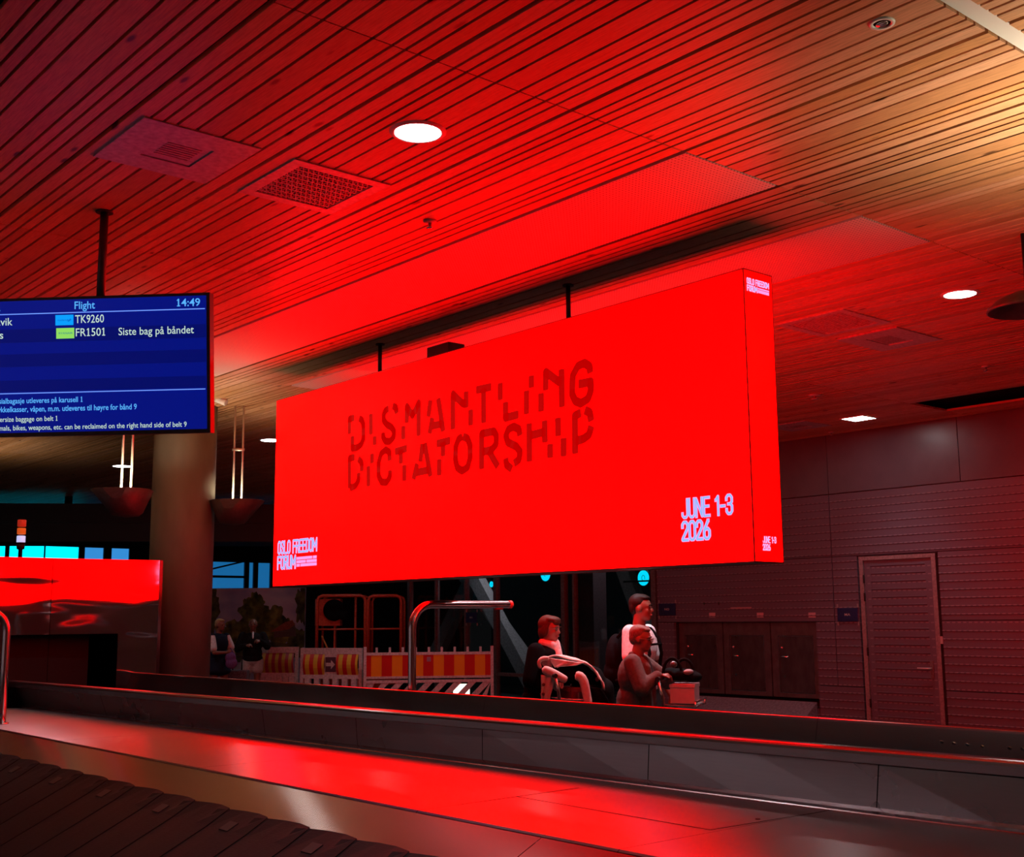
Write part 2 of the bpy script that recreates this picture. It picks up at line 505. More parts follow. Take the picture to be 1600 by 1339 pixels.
# service door in the clad wall
door = thing('door_1', (WX, 9.16, 0), 'clad service door with a lever handle in the right wall', 'door')
door['kind'] = 'structure'
dm = MB(); y0, y1, z1 = 8.64, 9.68, 2.36
prof = [(.05, .02), (.012, .02)]
k = 1
while k*.108 < z1-.09:
    z = k*.108+.03
    prof += [(.012, z-.022), (.003, z-.014), (.003, z-.004), (.012, z)]; k += 1
prof += [(.012, z1), (.05, z1)]
dm.prism(prof, lambda p, q: Vector((WX+p, y0+.1, q)), lambda p, q: Vector((WX+p, y1-.1, q)))
dm.box(WX+.01, WX+.05, y0, y0+.1, .02, z1); dm.box(WX+.01, WX+.05, y1-.1, y1, .02, z1)
dm.build('door_leaf', CLAD, door)
fm = MB()
fm.box(WX-.012, WX+.05, y0-.07, y0-.006, 0, z1+.06); fm.box(WX-.012, WX+.05, y1+.006, y1+.07, 0, z1+.06)
fm.box(WX-.012, WX+.05, y0-.006, y1+.006, z1+.006, z1+.06)
fm.build('door_frame', noisy('painted_frame', (.30, .25, .26), .4, .3), door)
MB().box(WX-.004, WX+.014, 8.70, 8.75, .76, 1.00, bevel=.004).build('lock_plate', noisy('dull_plate', (.22, .17, .18), .4, .6), door)
hm = MB(); hm.tube([(WX, 8.725, .90), (WX-.055, 8.725, .90), (WX-.06, 8.75, .90), (WX-.06, 8.90, .90)], .013)
hm.build('door_handle', mat('satin_lever', (.75, .72, .72), .4, .5), door)
for z in (.35, 1.05, 1.8, 2.05):
    MB().lathe([(.011, 0), (.013, .005), (.013, .11), (.011, .115)], (WX-.012, y1+.004, z), 10).build('hinge', BLACKM, door)

# rear glazed partition behind the passengers
gp = MB(); ymul = [13.68, 15.60, 15.88, 17.78, 18.70, 19.67, 20.6]
for y, wd in zip(ymul, (.10, .05, .09, .09, .05, .05, .09)):
    gp.box(WX-.03, WX+.07, y-wd/2, y+wd/2, 0, CEIL+.08)
for z in (.04, .57, 3.0):
    gp.box(WX-.02, WX+.06, 13.68, 20.6, z-.03, z+.03)
window_frame = struct(gp.build('window_1', noisy('grey_window_frame', (.16, .14, .15), .4, .5)))
gl = MB().box(WX+.018, WX+.026, 13.7, 20.6, .03, CEIL+.05)
gl.build('glass', mat('clear_glass', (.75, .82, .85), .02, trans=1.0), window_frame)
# dark red lined pier between two of the panes
struct(MB().box(WX+.08, WX+.4, 15.2, 15.62, 0, CEIL).build('trim_4', noisy('dark_red_pier', (.10, .05, .055), .6)))

# far end: dark wall with a row of windows to the apron, and the dark duct zone in front of it
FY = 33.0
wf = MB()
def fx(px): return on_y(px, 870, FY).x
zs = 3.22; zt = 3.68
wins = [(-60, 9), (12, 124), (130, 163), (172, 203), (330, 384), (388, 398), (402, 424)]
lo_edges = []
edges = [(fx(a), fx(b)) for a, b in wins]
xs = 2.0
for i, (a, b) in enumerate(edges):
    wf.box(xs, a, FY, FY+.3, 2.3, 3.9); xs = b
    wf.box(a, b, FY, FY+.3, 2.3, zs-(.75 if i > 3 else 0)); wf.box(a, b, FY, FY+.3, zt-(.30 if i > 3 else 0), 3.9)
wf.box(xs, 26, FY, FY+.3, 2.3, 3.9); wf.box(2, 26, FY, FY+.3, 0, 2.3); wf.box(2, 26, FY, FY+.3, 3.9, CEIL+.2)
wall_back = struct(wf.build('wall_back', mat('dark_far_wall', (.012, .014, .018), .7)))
for i, (a, b) in enumerate(edges):
    if i > 3: col, st, z0, z1 = (.01, .16, .42), .75, zs-.75, zt-.30
    elif i > 1: col, st, z0, z1 = (.04, .30, .75), .9, zs, zt
    else: col, st, z0, z1 = (.0, .72, 1.0), 2.2, zs, zt
    M = mat('daylight_pane_%d' % (0 if i < 2 else 1 if i < 4 else 2), (.1, .1, .1), .3, emit=col, strength=st)
    f = MB()
    for xx in (a, b-.03): f.box(xx, xx+.03, FY-.03, FY, z0, z1)
    f.box(a, b, FY-.03, FY, z0, z0+.03); f.box(a, b, FY-.03, FY, z1-.03, z1)
    if i in (0, 1):
        f.box((a+b)/2-.02, (a+b)/2+.02, FY-.03, FY, z0, z1)
    if i == 4:
        zc = z0+.45*(z1-z0); f.box(a, b, FY-.03, FY, zc, zc+.07)
        f.tube([(a, FY-.05, z1-.25), (b, FY-.05, z1+.02)], .025, 8)
    fr = struct(f.build('window_%d' % (i+2), BLACKM))
    MB().box(a, b, FY+.1, FY+.12, z0, z1).build('pane', M, fr)
# dark duct and truss zone hanging before the far windows
du = MB()
pL, pR = Vector((7.0, 25.9)), Vector((18.5, 18.6))
dd = (pR-pL).normalized(); nn = Vector((-dd.y, dd.x))
def slab(z0, z1, t0, t1, off=0, L=1.0, s=0.0):
    a = pL+dd*s+nn*(t0+off); b = pL+(pR-pL)*L+nn*(t0+off); c2 = pL+(pR-pL)*L+nn*(t1+off); d2 = pL+dd*s+nn*(t1+off)
    lo = [du.bm.verts.new((p.x, p.y, z0)) for p in (a, b, c2, d2)]; hi = [du.bm.verts.new((p.x, p.y, z1)) for p in (a, b, c2, d2)]
    for i in range(4): du.bm.faces.new((lo[i], lo[(i+1) % 4], hi[(i+1) % 4], hi[i]))
    du.bm.faces.new(lo[::-1]); du.bm.faces.new(hi)
slab(3.24, 4.02, 0, 1.6, 0, .62)
slab(3.62, 3.70, -.06, 0, 0, .62)
duct = tag(du.build('ventilation_duct', mat('black_duct', (.006, .006, .008), .5)), 'long black ventilation duct hanging under the far ceiling behind the concrete column', 'duct')
for t in (.8, 2.3, 4.2):
    p = pL+dd*t+nn*.4
    MB().box(p.x-.06, p.x+.06, p.y-.06, p.y+.06, 3.98, CEIL+.02).build('hanger', DARK, duct)

# ================================================================== LED DISPLAY BOARD
BX0, BX1, BY0, BY1 = 6.15, 6.445, 4.83, 10.98
BZ0, BZ1 = 1.945, 3.875
board = thing('display_board', ((BX0+BX1)/2, (BY0+BY1)/2, BZ0), 'huge glowing red box screen hanging from the ceiling over the carousel', 'screen')
MB().box(BX0+.004, BX1-.004, BY0+.004, BY1-.004, BZ0, BZ1).build('housing', BLACKM, board)
PF = Plane((BX0, BY1, BZ0), (0, -1, 0), (0, 0, 1))      # front, seen from the hall
PS = Plane((BX0, BY0, BZ0), (1, 0, 0), (0, 0, 1))       # narrow end
PB = Plane((BX1, BY0, BZ0), (0, 1, 0), (0, 0, 1))       # back
BW, BH, BT = BY1-BY0, BZ1-BZ0, BX1-BX0
def screen_sheet(name, pl, wd):
    s = MB(); sheet_box(s, pl, .006, wd-.006, .006, BH-.006, -.003, .003)
    return s.build(name, LEDM, board)
front = screen_sheet('front_screen', PF, BW)
end_s = screen_sheet('end_screen', PS, BT)
back = screen_sheet('back_screen', PB, BW)
front['label'] = 'wide front screen with dark red headline'
PE = Plane((BX1, BY1, BZ0), (-1, 0, 0), (0, 0, 1))
screen_sheet('end_screen', PE, BT)
tr = MB(); TRIM = mat('display_edge_trim', (.3, .02, .03), .35, .6, emit=(1, .05, .06), strength=.35)
for (xx, yy) in ((BX0, BY0), (BX0, BY1), (BX1, BY0), (BX1, BY1)):
    tr.box(xx-.004, xx+.004, yy-.004, yy+.004, BZ0-.004, BZ1+.004)
for zz in (BZ0, BZ1):
    for xx in (BX0, BX1): tr.box(xx-.004, xx+.004, BY0, BY1, zz-.004, zz+.004)
    for yy in (BY0, BY1): tr.box(BX0, BX1, yy-.004, yy+.004, zz-.004, zz+.004)
tr.build('edge_trim', mat('display_edge', (.4, .05, .05), .4, .5), board)
for (px, py) in ((895, 447), (597, 538)):
    q = on_z(px, py, CEIL)
    r = MB().tube([(6.30, q.y, BZ1-.01), (6.30, q.y, CEIL+.02)], .019, 12)
    r.lathe([(.045, -.012), (.045, 0)], (6.30, q.y, CEIL+.002), 16)
    r.build('hanging_rod', BLACKM, board)
cb = on_x(690, 549, 6.33)
MB().box(6.24, 6.42, cb.y-.22, cb.y+.10, BZ1-.005, BZ1+.13, bevel=.008).build('junction_box', BLACKM, board)

# headline: letters sliced and shifted, traced as strokes, width in metres
def head(*chains):
    mbx = MB()
    for c in chains:
        P = [PF.uv(520+x*.275, 540+y*.275) for x, y in c]
        stroke(mbx, PF, P, .074, .0045)
    return mbx
HEADLINE = {
 'D': [[(97, 505), (97, 416), (127, 410)], [(150, 411), (168, 424), (176, 450), (176, 530), (165, 560), (145, 578), (114, 585), (114, 512)]],
 'I': [[(219, 385), (219, 508)], [(240, 512), (240, 568)]],
 'S': [[(322, 356), (300, 370), (291, 395), (292, 425), (310, 450), (336, 464), (350, 488), (347, 522), (326, 545), (302, 545), (288, 520), (288, 492)], [(340, 342), (360, 352), (367, 388)]],
 'M': [[(423, 442), (423, 345), (456, 398), (490, 325), (490, 516)], [(403, 455), (403, 535)]],
 'A': [[(558, 308), (545, 406)], [(569, 408), (552, 503)], [(601, 297), (630, 490)], [(570, 456), (622, 445)]],
 'N': [[(685, 478), (685, 275), (740, 330), (760, 330)], [(760, 258), (760, 356)], [(786, 362), (786, 456)]],
 'T': [[(814, 254), (906, 234)], [(859, 245), (860, 442)]],
 'L': [[(954, 210), (954, 312)], [(984, 318), (984, 411), (1060, 390)]],
 'I2': [[(1131, 168), (1131, 242)], [(1103, 254), (1103, 392)]],
 'N2': [[(1212, 257), (1212, 150), (1285, 205), (1302, 205)], [(1302, 132), (1304, 352)], [(1186, 268), (1186, 377)]],
 'G': [[(1466, 158), (1460, 117), (1432, 100), (1395, 116), (1366, 170), (1362, 275), (1380, 315), (1412, 328), (1452, 303), (1468, 258), (1468, 206), (1397, 220)]],
 'D3': [[(97, 813), (97, 641), (128, 634)], [(145, 641), (166, 664), (167, 716)], [(149, 720), (148, 766), (132, 796), (97, 813)]],
 'I3': [[(225, 612), (225, 671)], [(205, 682), (205, 802)]],
 'C3': [[(326, 656), (324, 606), (302, 592), (277, 614), (263, 665), (263, 742), (280, 776), (308, 777), (326, 748), (328, 706)]],
 'T3': [[(353, 604), (426, 583)], [(389, 594), (389, 673)], [(409, 677), (409, 771)]],
 'A3': [[(512, 556), (500, 662)], [(524, 552), (558, 746)], [(482, 668), (460, 762)], [(476, 722), (548, 706)]],
 'T4': [[(590, 559), (672, 538)], [(629, 549), (629, 631)], [(607, 643), (607, 740)]],
 'O4': [[(740, 516), (768, 528), (782, 565), (782, 640), (768, 692), (737, 712), (710, 694), (699, 650), (701, 575), (716, 532), (740, 516)]],
 'R4': [[(848, 704), (848, 501), (918, 487), (932, 512), (930, 562), (905, 592), (850, 606)], [(888, 597), (942, 690)]],
 'S4': [[(1066, 515), (1060, 475), (1030, 460), (1000, 476), (985, 512), (997, 550), (1045, 573), (1067, 603), (1060, 648), (1030, 672)], [(984, 638), (990, 678), (1022, 703)]],
 'H4': [[(1118, 440), (1120, 662)], [(1206, 424), (1208, 553)], [(1237, 557), (1237, 640)], [(1122, 512), (1206, 490)]],
 'I4': [[(1281, 408), (1283, 517)], [(1314, 523), (1314, 632)]],
 'P4': [[(1380, 617), (1378, 398), (1414, 382)], [(1432, 366), (1462, 380), (1472, 432)], [(1472, 455), (1458, 506), (1430, 528), (1382, 545)]],
}
for k, ch_ in HEADLINE.items():
    head(*ch_).build('headline_letter', LEDTXT, front)
GLY = {
 'O': [[(0, .15), (0, .85), (.28, 1), (.72, 1), (1, .85), (1, .15), (.72, 0), (.28, 0), (0, .15), (0, .3)]],
 'S': [[(1, .76), (1, .88), (.72, 1), (.28, 1), (0, .86), (0, .68), (1, .34), (1, .14), (.72, 0), (.28, 0), (0, .13), (0, .25)]],
 'L': [[(0, 1), (0, 0), (1, 0)]], 'F': [[(0, 0), (0, 1), (1, 1)], [(0, .52), (.85, .52)]],
 'R': [[(0, 0), (0, 1), (.7, 1), (1, .88), (1, .62), (.7, .5), (0, .5)], [(.55, .5), (1, 0)]],
 'E': [[(1, 1), (0, 1), (0, 0), (1, 0)], [(0, .52), (.85, .52)]],
 'D': [[(0, 0), (0, 1), (.65, 1), (1, .85), (1, .15), (.65, 0), (0, 0), (0, .2)]],
 'M': [[(0, 0), (0, 1), (.5, .3), (1, 1), (1, 0)]], 'U': [[(0, 1), (0, .14), (.28, 0), (.72, 0), (1, .14), (1, 1)]],
 'J': [[(1, 1), (1, .14), (.72, 0), (.28, 0), (0, .12), (0, .22)]], 'N': [[(0, 0), (0, 1), (1, 0), (1, 1)]],
 '1': [[(0, .80), (.7, 1), (.7, 0)]], '-': [[(0, .45), (1, .45)]],
 '3': [[(0, .78), (0, .88), (.28, 1), (.72, 1), (1, .87), (1, .64), (.7, .53), (.35, .53)], [(.6, .53), (.72, .53), (1, .42), (1, .13), (.72, 0), (.28, 0), (0, .13), (0, .23)]],
 '2': [[(0, .74), (0, .87), (.28, 1), (.72, 1), (1, .87), (1, .66), (0, .06), (0, 0), (1, 0)]],
 '6': [[(.8, 1), (.08, .5), (0, .36), (0, .14), (.28, 0), (.72, 0), (1, .14), (1, .42), (.72, .55), (.2, .52)]],
}
GLY['0'] = GLY['O']
GWID = {'M': 1.45, '1': .6, '-': .62, 'N': 1.1, ' ': .55}
def condensed(mb, body, pl, u0, u1, v0, hgt, t, h):
    """narrow grotesque capitals filling u0..u1, stroke thickness t"""
    gap = .38
    tot = sum(GWID.get(c, 1) for c in body)+gap*(len(body)-1)
    k = (u1-u0-t)/tot; x = u0+t/2
    for c in body:
        wd = GWID.get(c, 1)*k
        for chain in GLY.get(c, []):
            stroke(mb, pl, [(x+p*wd, v0+t/2+q*(hgt-t)) for p, q in chain], t, h)
            for p, q in (chain[0], chain[-1]):
                e = t/2; mb.quad(*[pl.pt(x+p*wd+i*e, v0+t/2+q*(hgt-t)+j*e, h) for i, j in ((-1, -1), (1, -1), (1, 1), (-1, 1))])
        x += wd+gap*k
def boxed(parent, pl, lines, th=.17):
    """pale blue capitals with a pink rim: lines = (text, left px, right px, baseline px left, baseline px right, capital height px)"""
    for t, x0, x1, y0, y1, c in lines:
        (ua, va), (ub, vb) = pl.uv(x0, y0), pl.uv(x1, y1)
        hg = pl.uv(x0, y0-c)[1]-va; v0 = (va+vb)/2
        a, b = MB(), MB()
        tt = (ub-ua)/(len(t)*1.36)*.37
        condensed(a, t, pl, ua-tt*.18, ub+tt*.18, v0-tt*.18, hg+tt*.36, tt*1.5, .0045)
        condensed(b, t, pl, ua, ub, v0, hg, tt*.86, .006)
        a.build('lettering_rim', LEDPINK, parent); b.build('lettering', LEDBLUE, parent)
boxed(front, PF, [('JUNE 1-3', 1065.8, 1146.5, 809.5, 805.5, 31.5), ('2026', 1066, 1111.5, 845.5, 844, 32)])
boxed(front, PF, [('OSLO FREEDOM', 434.3, 496, 866.5, 861.5, 21), ('FORUM', 433.6, 462.5, 890.5, 888.5, 21.5)])
boxed(end_s, PS, [('OSLO FREEDOM', 1166.2, 1200.6, 444.3, 451, 9.5), ('FORUM', 1166.5, 1182.6, 454.5, 457.8, 9.5)])
boxed(end_s, PS, [('JUNE 1-3', 1191.3, 1212, 848.2, 849, 10.3), ('2026', 1191.3, 1203.2, 860, 860.3, 10.3)])
bars = MB()
for y0, y1, cut in ((872.5, 870, .8), (878, 875.5, .48), (883.3, 881, .18)):
    (u0, v0), (u1, v1) = PF.uv(464, y0), PF.uv(495.2, y1)
    um = u0+(u1-u0)*cut
    for a, b in ((u0, um-.008), (um+.008, u1)):
        sheet_box(bars, PF, a, b, (v0+v1)/2-.014, (v0+v1)/2+.014, .003, .0055)
bars.build('small_print', LEDPINK, front)
bars = MB()
for y0, y1 in ((451.2, 455.6), (454.4, 458.6), (457.4, 460.4)):
    (u0, v0), (u1, v1) = PS.uv(1183.5, y0), PS.uv(1200.6, y1)
    sheet_box(bars, PS, u0, u1, (v0+v1)/2-.0045, (v0+v1)/2+.0045, .003, .0055)
bars.build('small_print', LEDPINK, end_s)

# ================================================================== FLIGHT INFORMATION SCREEN
sv = [at(322, 457, 7.5), at(329, 676, 7.46)]
r_h = (RT*math.cos(math.radians(4.7)) - Vector((fw.x, fw.y, 0)).normalized()*math.sin(math.radians(4.7))); r_h.z = 0; r_h.normalize()
SW = 1.56
oR = sv[1]
SP = Plane(oR - r_h*SW, r_h, (0, 0, 1))
SHh = sv[0].z-sv[1].z
# the screen leans forward a little
lean = Vector((sv[0].x-sv[1].x, sv[0].y-sv[1].y, SHh))
lean = Vector((0, 0, 1))*SHh + SP.n*((lean).dot(SP.n))
SP = Plane(oR - r_h*SW, r_h, lean)
SHh = lean.length
fids = thing('flight_screen', tuple(SP.pt(SW/2, 0, -.04)), 'blue arrivals screen on a dark ceiling pole left of the red board', 'screen')
ho = MB(); sheet_box(ho, SP, 0, SW, 0, SHh, -.075, 0)
ho.build('housing', noisy('screen_case', (.03, .03, .032), .4), fids)
BLUE = mat('screen_blue', (0, 0, 0), .3, emit=(.0, .006, .20), strength=1)
BLUE2 = mat('screen_dark_blue', (0, 0, 0), .3, emit=(.0, .004, .13), strength=1)
pn = MB(); sheet_box(pn, SP, .022, SW-.022, .025, SHh-.018, -.002, .002)
panel = pn.build('display_panel', BLUE, fids)
bands = MB()
for y0, y1 in ((510, 531), (549, 569), (590, 608)):
    _, va = SP.uv(160, y0+1); _, vb = SP.uv(160, y1+1)
    sheet_box(bands, SP, .024, SW-.024, vb, va, .001, .003)
bands.build('row_band', BLUE2, panel)
ln_ = MB()
for (a, b) in (((0, 492.2), (316, 482)), ((0, 615.2), (322, 608))):
    (u0, v0), (u1, v1) = SP.uv(*a), SP.uv(*b)
    sheet_box(ln_, SP, .03, SW-.03, (v0+v1)/2-.003, (v0+v1)/2+.003, .002, .004)
ln_.build('rule_line', mat('screen_rule', (0, 0, 0), .4, emit=(.16, .32, 1), strength=1), panel)
TXW = mat('screen_white_text', (0, 0, 0), .4, emit=(.55, .72, .62), strength=1)
TXB = mat('screen_cyan_text', (0, 0, 0), .4, emit=(.10, .45, 1.0), strength=1)
t = MB(); px_text(t, 'Flight', SP, 116.9, 148.8, 483, 482, 11.5, .004, .01); t.build('screen_lettering', TXB, panel)
t = MB(); px_text(t, '14:49', SP, 278.3, 313, 479, 477.5, 11.5, .004, .01); t.build('screen_lettering', TXB, panel)
t = MB(); px_text(t, 'Fra', SP, -20, 1, 487, 486.5, 11.5, .004, .01); t.build('screen_lettering', TXB, panel)
t = MB(); px_text(t, 'Spesialbagasje utleveres på karusell 1', SP, -15, 128.5, 632, 627.2, 8, .004, .012); t.build('screen_lettering', TXB, panel)
t = MB(); px_text(t, 'Dyr, sykkelkasser, våpen, m.m. utleveres til høyre for bånd 9', SP, -26, 214, 645, 639.3, 8.3, .004, .012); t.build('screen_lettering', TXB, panel)
t = MB(); px_text(t, 'TK9260', SP, 117.7, 162.8, 505.3, 503.4, 12.2, .004, .004); t.build('screen_lettering', TXW, panel)
t = MB(); px_text(t, 'FR1501', SP, 118.8, 163.2, 526, 524, 12.2, .004, .004); t.build('screen_lettering', TXW, panel)
t = MB(); px_text(t, 'Siste bag på båndet', SP, 185.6, 303.3, 523.5, 521, 11.5, .004, .004); t.build('screen_lettering', TXW, panel)
t = MB(); px_text(t, 'Keflavik', SP, -30, 19.8, 509.5, 508.5, 11.5, .004, .004); t.build('screen_lettering', TXW, panel)
t = MB(); px_text(t, 'Paris', SP, -27, 5.5, 530, 529.4, 11.5, .004, .004); t.build('screen_lettering', TXW, panel)
t = MB(); px_text(t, 'Oversize baggage on belt 1', SP, -11.6, 89.4, 659.5, 657.4, 7.6, .004, .004); t.build('screen_lettering', TXW, panel)
t = MB(); px_text(t, 'Animals, bikes, weapons, etc. can be reclaimed on the right hand side of belt 9', SP, -15, 292, 672.8, 667, 7.6, .004, .004); t.build('screen_lettering', TXW, panel)
for (x0, y0, x1, y1, col, ink, txt) in ((87, 492.5, 115, 507.8, (.0, .35, 1.0), (.0, .13, .6), 'Icelandair'), (88.3, 513, 116.4, 528.6, (.28, .72, .12), (.01, .22, .25), 'RYANAIR')):
    (u0, v1), (u1, v0) = SP.uv(x0, y0), SP.uv(x1, y1)
    lo = MB(); sheet_box(lo, SP, u0, u1, v0, v1, .002, .004)
    tile = lo.build('airline_tile', mat('tile_%s' % ('blue' if col[2] > .5 else 'green'), (0, 0, 0), .4, emit=col, strength=1), panel)
    lt = MB(); put_text(lt, txt, SP, u0+(u1-u0)*.14, u0+(u1-u0)*.92, v0+(v1-v0)*.42, (v1-v0)*.17, .005, .01)
    if col[2] > .5:
        stroke(lt, SP, [(u0+(u1-u0)*.70, v0+(v1-v0)*.36), (u0+(u1-u0)*.80, v0+(v1-v0)*.44), (u0+(u1-u0)*.84, v0+(v1-v0)*.62)], .006, .005)
    lt.build('airline_lettering', mat('tile_ink_%s' % txt[0], (0, 0, 0), .4, emit=ink, strength=1), tile)
pt_ = on_z(158, 318, CEIL)
pb = SP.pt(SP.uv(153, 459)[0], SHh, -.04)
po = MB().tube([(pb.x, pb.y, pb.z-.02), (pt_.x*.0+pb.x, pb.y, CEIL+.02)], .026, 16)
po.build('mounting_pole', noisy('dark_painted_pole', (.05, .045, .05), .45, .3), fids)
pf = MB().lathe([(.055, -.008), (.055, .0)], (pb.x, pb.y, CEIL), 20); pf.build('ceiling_flange', BLACKM, fids)

# ================================================================== CEILING FITTINGS
def downlight(p, r, label, power=DOWN, square=False):
    t = thing('downlight', (p.x, p.y, CEIL), label, 'ceiling light', 'ceiling downlights')
    if square:
        M = Matrix.Translation((p.x, p.y, CEIL))
        ringm = MB()
        for a, b, c2, d2 in ((-r-.02, -r, -r-.02, r+.02), (r, r+.02, -r-.02, r+.02), (-r, r, -r-.02, -r), (-r, r, r, r+.02)):
            ringm.box(a, b, c2, d2, -.008, .0, M)
        ringm.build('trim_ring', mat('white_trim', (.8, .8, .8), .4), t)
        MB().box(-r, r, -r, r, -.006, -.001, M).build('lens', GLOW, t)
    else:
        MB().lathe([(r-.003, -.002), (r+.004, -.010), (r+.014, -.008), (r+.030, -.001)], (p.x, p.y, CEIL), 40, caps=False).build('trim_ring', mat('white_trim', (.8, .8, .8), .4), t)
        MB().lathe([(r, -.006), (r, -.002)], (p.x, p.y, CEIL), 40).build('lens', GLOW, t)
        MB().lathe([(r+.03, -.0012), (r+.03, .012)], (p.x, p.y, CEIL), 40).build('leak_blocker', mat('white_trim', (.8, .8, .8), .4), t)  # disc added to stop lens light leaking up between the slats
    if power:
        lamp('light_source', 'SPOT', (p.x, p.y, CEIL-.022), power*4, (.97, .92, 1.0), t, .008, (0, 0, -1), math.radians(95), .7)
    return t
downlight(on_z(653, 206, CEIL), .125, 'large round white downlight above the red board near the grille')
downlight(on_z(1500, 459, CEIL), .125, 'round white downlight in the ceiling right of the red board')
downlight(on_z(1342, 653.5, CEIL), .16, 'square white ceiling light far back near the clad wall', DOWN*.6, True)
downlight(on_z(191, 728, CEIL), .15, 'small far downlight between the screen and the hanging bowl lamp', DOWN*.5)
downlight(on_z(424, 687.5, CEIL), .15, 'small far downlight at the left edge of the red board', DOWN*.5)

def ceil_panel(name, x0, x1, y0, y1, label, cat, grille):
    t = thing(name, ((x0+x1)/2, (y0+y1)/2, CEIL), label, cat)
    METAL = noisy('white_ceiling_metal', (.55, .52, .52), .45, .2)
    f = MB(); e = .075 if grille else .19
    zb, zt_ = CEIL-.008, CEIL+.02
    for a, b, c2, d2 in ((x0, x0+e, y0, y1), (x1-e, x1, y0, y1), (x0+e, x1-e, y0, y0+e), (x0+e, x1-e, y1-e, y1)):
        f.box(a, b, c2, d2, zb, zt_)
    f.build('frame', METAL, t)
    if grille:
        # honeycomb of swirl vanes
        g = MB(); nx = 15; ny = 17
        sx, sy = (x1-x0-2*e)/nx, (y1-y0-2*e)/ny
        for j in range(ny+1):
            yy = y0+e+sy*j
            pts = [(x0+e+sx*i*.5, yy+(sy*.28 if i % 2 else -sy*.28), CEIL+.002) for i in range(2*nx+1)]
            for a, b in zip(pts, pts[1:]):
                d = Vector((b[0]-a[0], b[1]-a[1])).normalized(); n2 = Vector((-d.y, d.x))*.0035
                A = [Vector((a[0]+n2.x, a[1]+n2.y, 0)), Vector((b[0]+n2.x, b[1]+n2.y, 0)), Vector((b[0]-n2.x, b[1]-n2.y, 0)), Vector((a[0]-n2.x, a[1]-n2.y, 0))]
                lo = [g.bm.verts.new((p.x, p.y, CEIL-.004)) for p in A]; hi = [g.bm.verts.new((p.x, p.y, CEIL+.018)) for p in A]
                for i in range(4): g.bm.faces.new((lo[i], lo[(i+1) % 4], hi[(i+1) % 4], hi[i]))
                g.bm.faces.new(lo[::-1])
            if j < ny:
                for i in range(nx+1):
                    xx = x0+e+sx*(i+(.5 if j % 2 else 0))
                    if xx < x1-e: g.box(xx-.0035, xx+.0035, yy, yy+sy, CEIL-.004, CEIL+.018)
        g.build('grille', METAL, t)
        MB().box(x0+e, x1-e, y0+e, y1-e, CEIL+.05, CEIL+.06).build('plenum', DARK, t)
    else:
        MB().box(x0+e+.006, x1-e-.006, y0+e+.006, y1-e-.006, CEIL-.002, CEIL+.015).build('hatch', METAL, t)
        gm = MB()
        for k in range(7):
            yy = y0+e+.05+k*.03
            gm.box(x0+e+.05, x1-e-.05, yy, yy+.012, CEIL-.005, CEIL-.001)
        gm.build('louvre', noisy('louvre_metal', (.42, .36, .36), .5), t)
    return t
ceil_panel('air_grille', 3.29, 3.95, 5.73, 6.41, 'square air grille with honeycomb vanes near the big downlight', 'air vent', True)
ceil_panel('access_panel', 2.39, 3.07, 5.72, 6.41, 'flat square ceiling panel with inset hatch above the blue screen', 'ceiling panel', False)
ceil_panel('air_grille', 8.65, 9.38, 5.74, 6.46, 'dim square air grille right of the red board', 'air vent', True)
ceil_panel('access_panel', 9.59, 10.37, 5.81, 6.46, 'dim flat ceiling panel next to the right air grille', 'ceiling panel', False)
ceil_panel('access_panel', 13.33, 13.96, 9.54, 10.21, 'dark far ceiling panel close to the clad wall', 'ceiling panel', False)

def sprinkler(p, label, big=False):
    t = thing('smoke_detector' if big else 'sprinkler', (p.x, p.y, CEIL), label, 'smoke detector' if big else 'sprinkler')
    s = 1.7 if big else 1.0
    MB().lathe([(.045*s, .0), (.045*s, -.008), (.036*s, -.014), (.012, -.016)], (p.x, p.y, CEIL), 20).build('base', mat('offwhite_plastic', (.6, .58, .56), .5), t)
    MB().lathe([(.012, -.014), (.010, -.04), (.024*s, -.046), (.026*s, -.052), (.006, -.056)], (p.x, p.y, CEIL), 16).build('head', mat('offwhite_plastic', (.6, .58, .56), .5) if big else CHROME, t)
sprinkler(on_z(672, 345, CEIL), 'small sprinkler head in the red-lit slats above the board')
sprinkler(on_z(1273, 617, CEIL), 'pale round smoke detector on the dark ceiling right of the board', True)
sprinkler(on_z(1540, 572, CEIL), 'tiny sprinkler head on the dark ceiling at the right')
sprinkler(on_z(1299, 675, CEIL), 'tiny sprinkler head beside the square ceiling light')
p = on_z(1378, 36, CEIL)
t = thing('recessed_spotlight', (p.x, p.y, CEIL), 'small unlit swivel spotlight recessed in the pine slats at the upper right', 'spotlight')
MB().lathe([(.036, .004), (.040, -.006), (.056, -.006), (.058, .0)], (p.x, p.y, CEIL), 28, caps=False).build('trim_ring', mat('white_trim', (.8, .8, .8), .4), t)
MB().lathe([(.038, -.001), (.038, .002)], (p.x, p.y, CEIL), 24).build('recess', DARK, t)
MB().ball((p.x, p.y, CEIL-.004), (.022, .030, .012)).build('swivel_head', CHROME, t)
p = at(1606, 478, 8.2)
t = thing('ceiling_speaker', (p.x, p.y, p.z), 'dark dish-shaped hanging lamp cut off by the right edge', 'lamp')
dsh = MB().lathe([(.02, .10), (.10, .09), (.20, .045), (.262, -.01), (.268, -.03), (.255, -.035), (.19, .02), (.09, .06), (.02, .065)], (p.x, p.y, p.z), 40)
dsh.build('shade', noisy('dark_grey_shade', (.10, .09, .095), .4, .3), t)
MB().tube([(p.x, p.y, p.z+.09), (p.x, p.y, CEIL+.01)], .012, 10).build('rod', BLACKM, t)
t.name = 'dish_lamp'

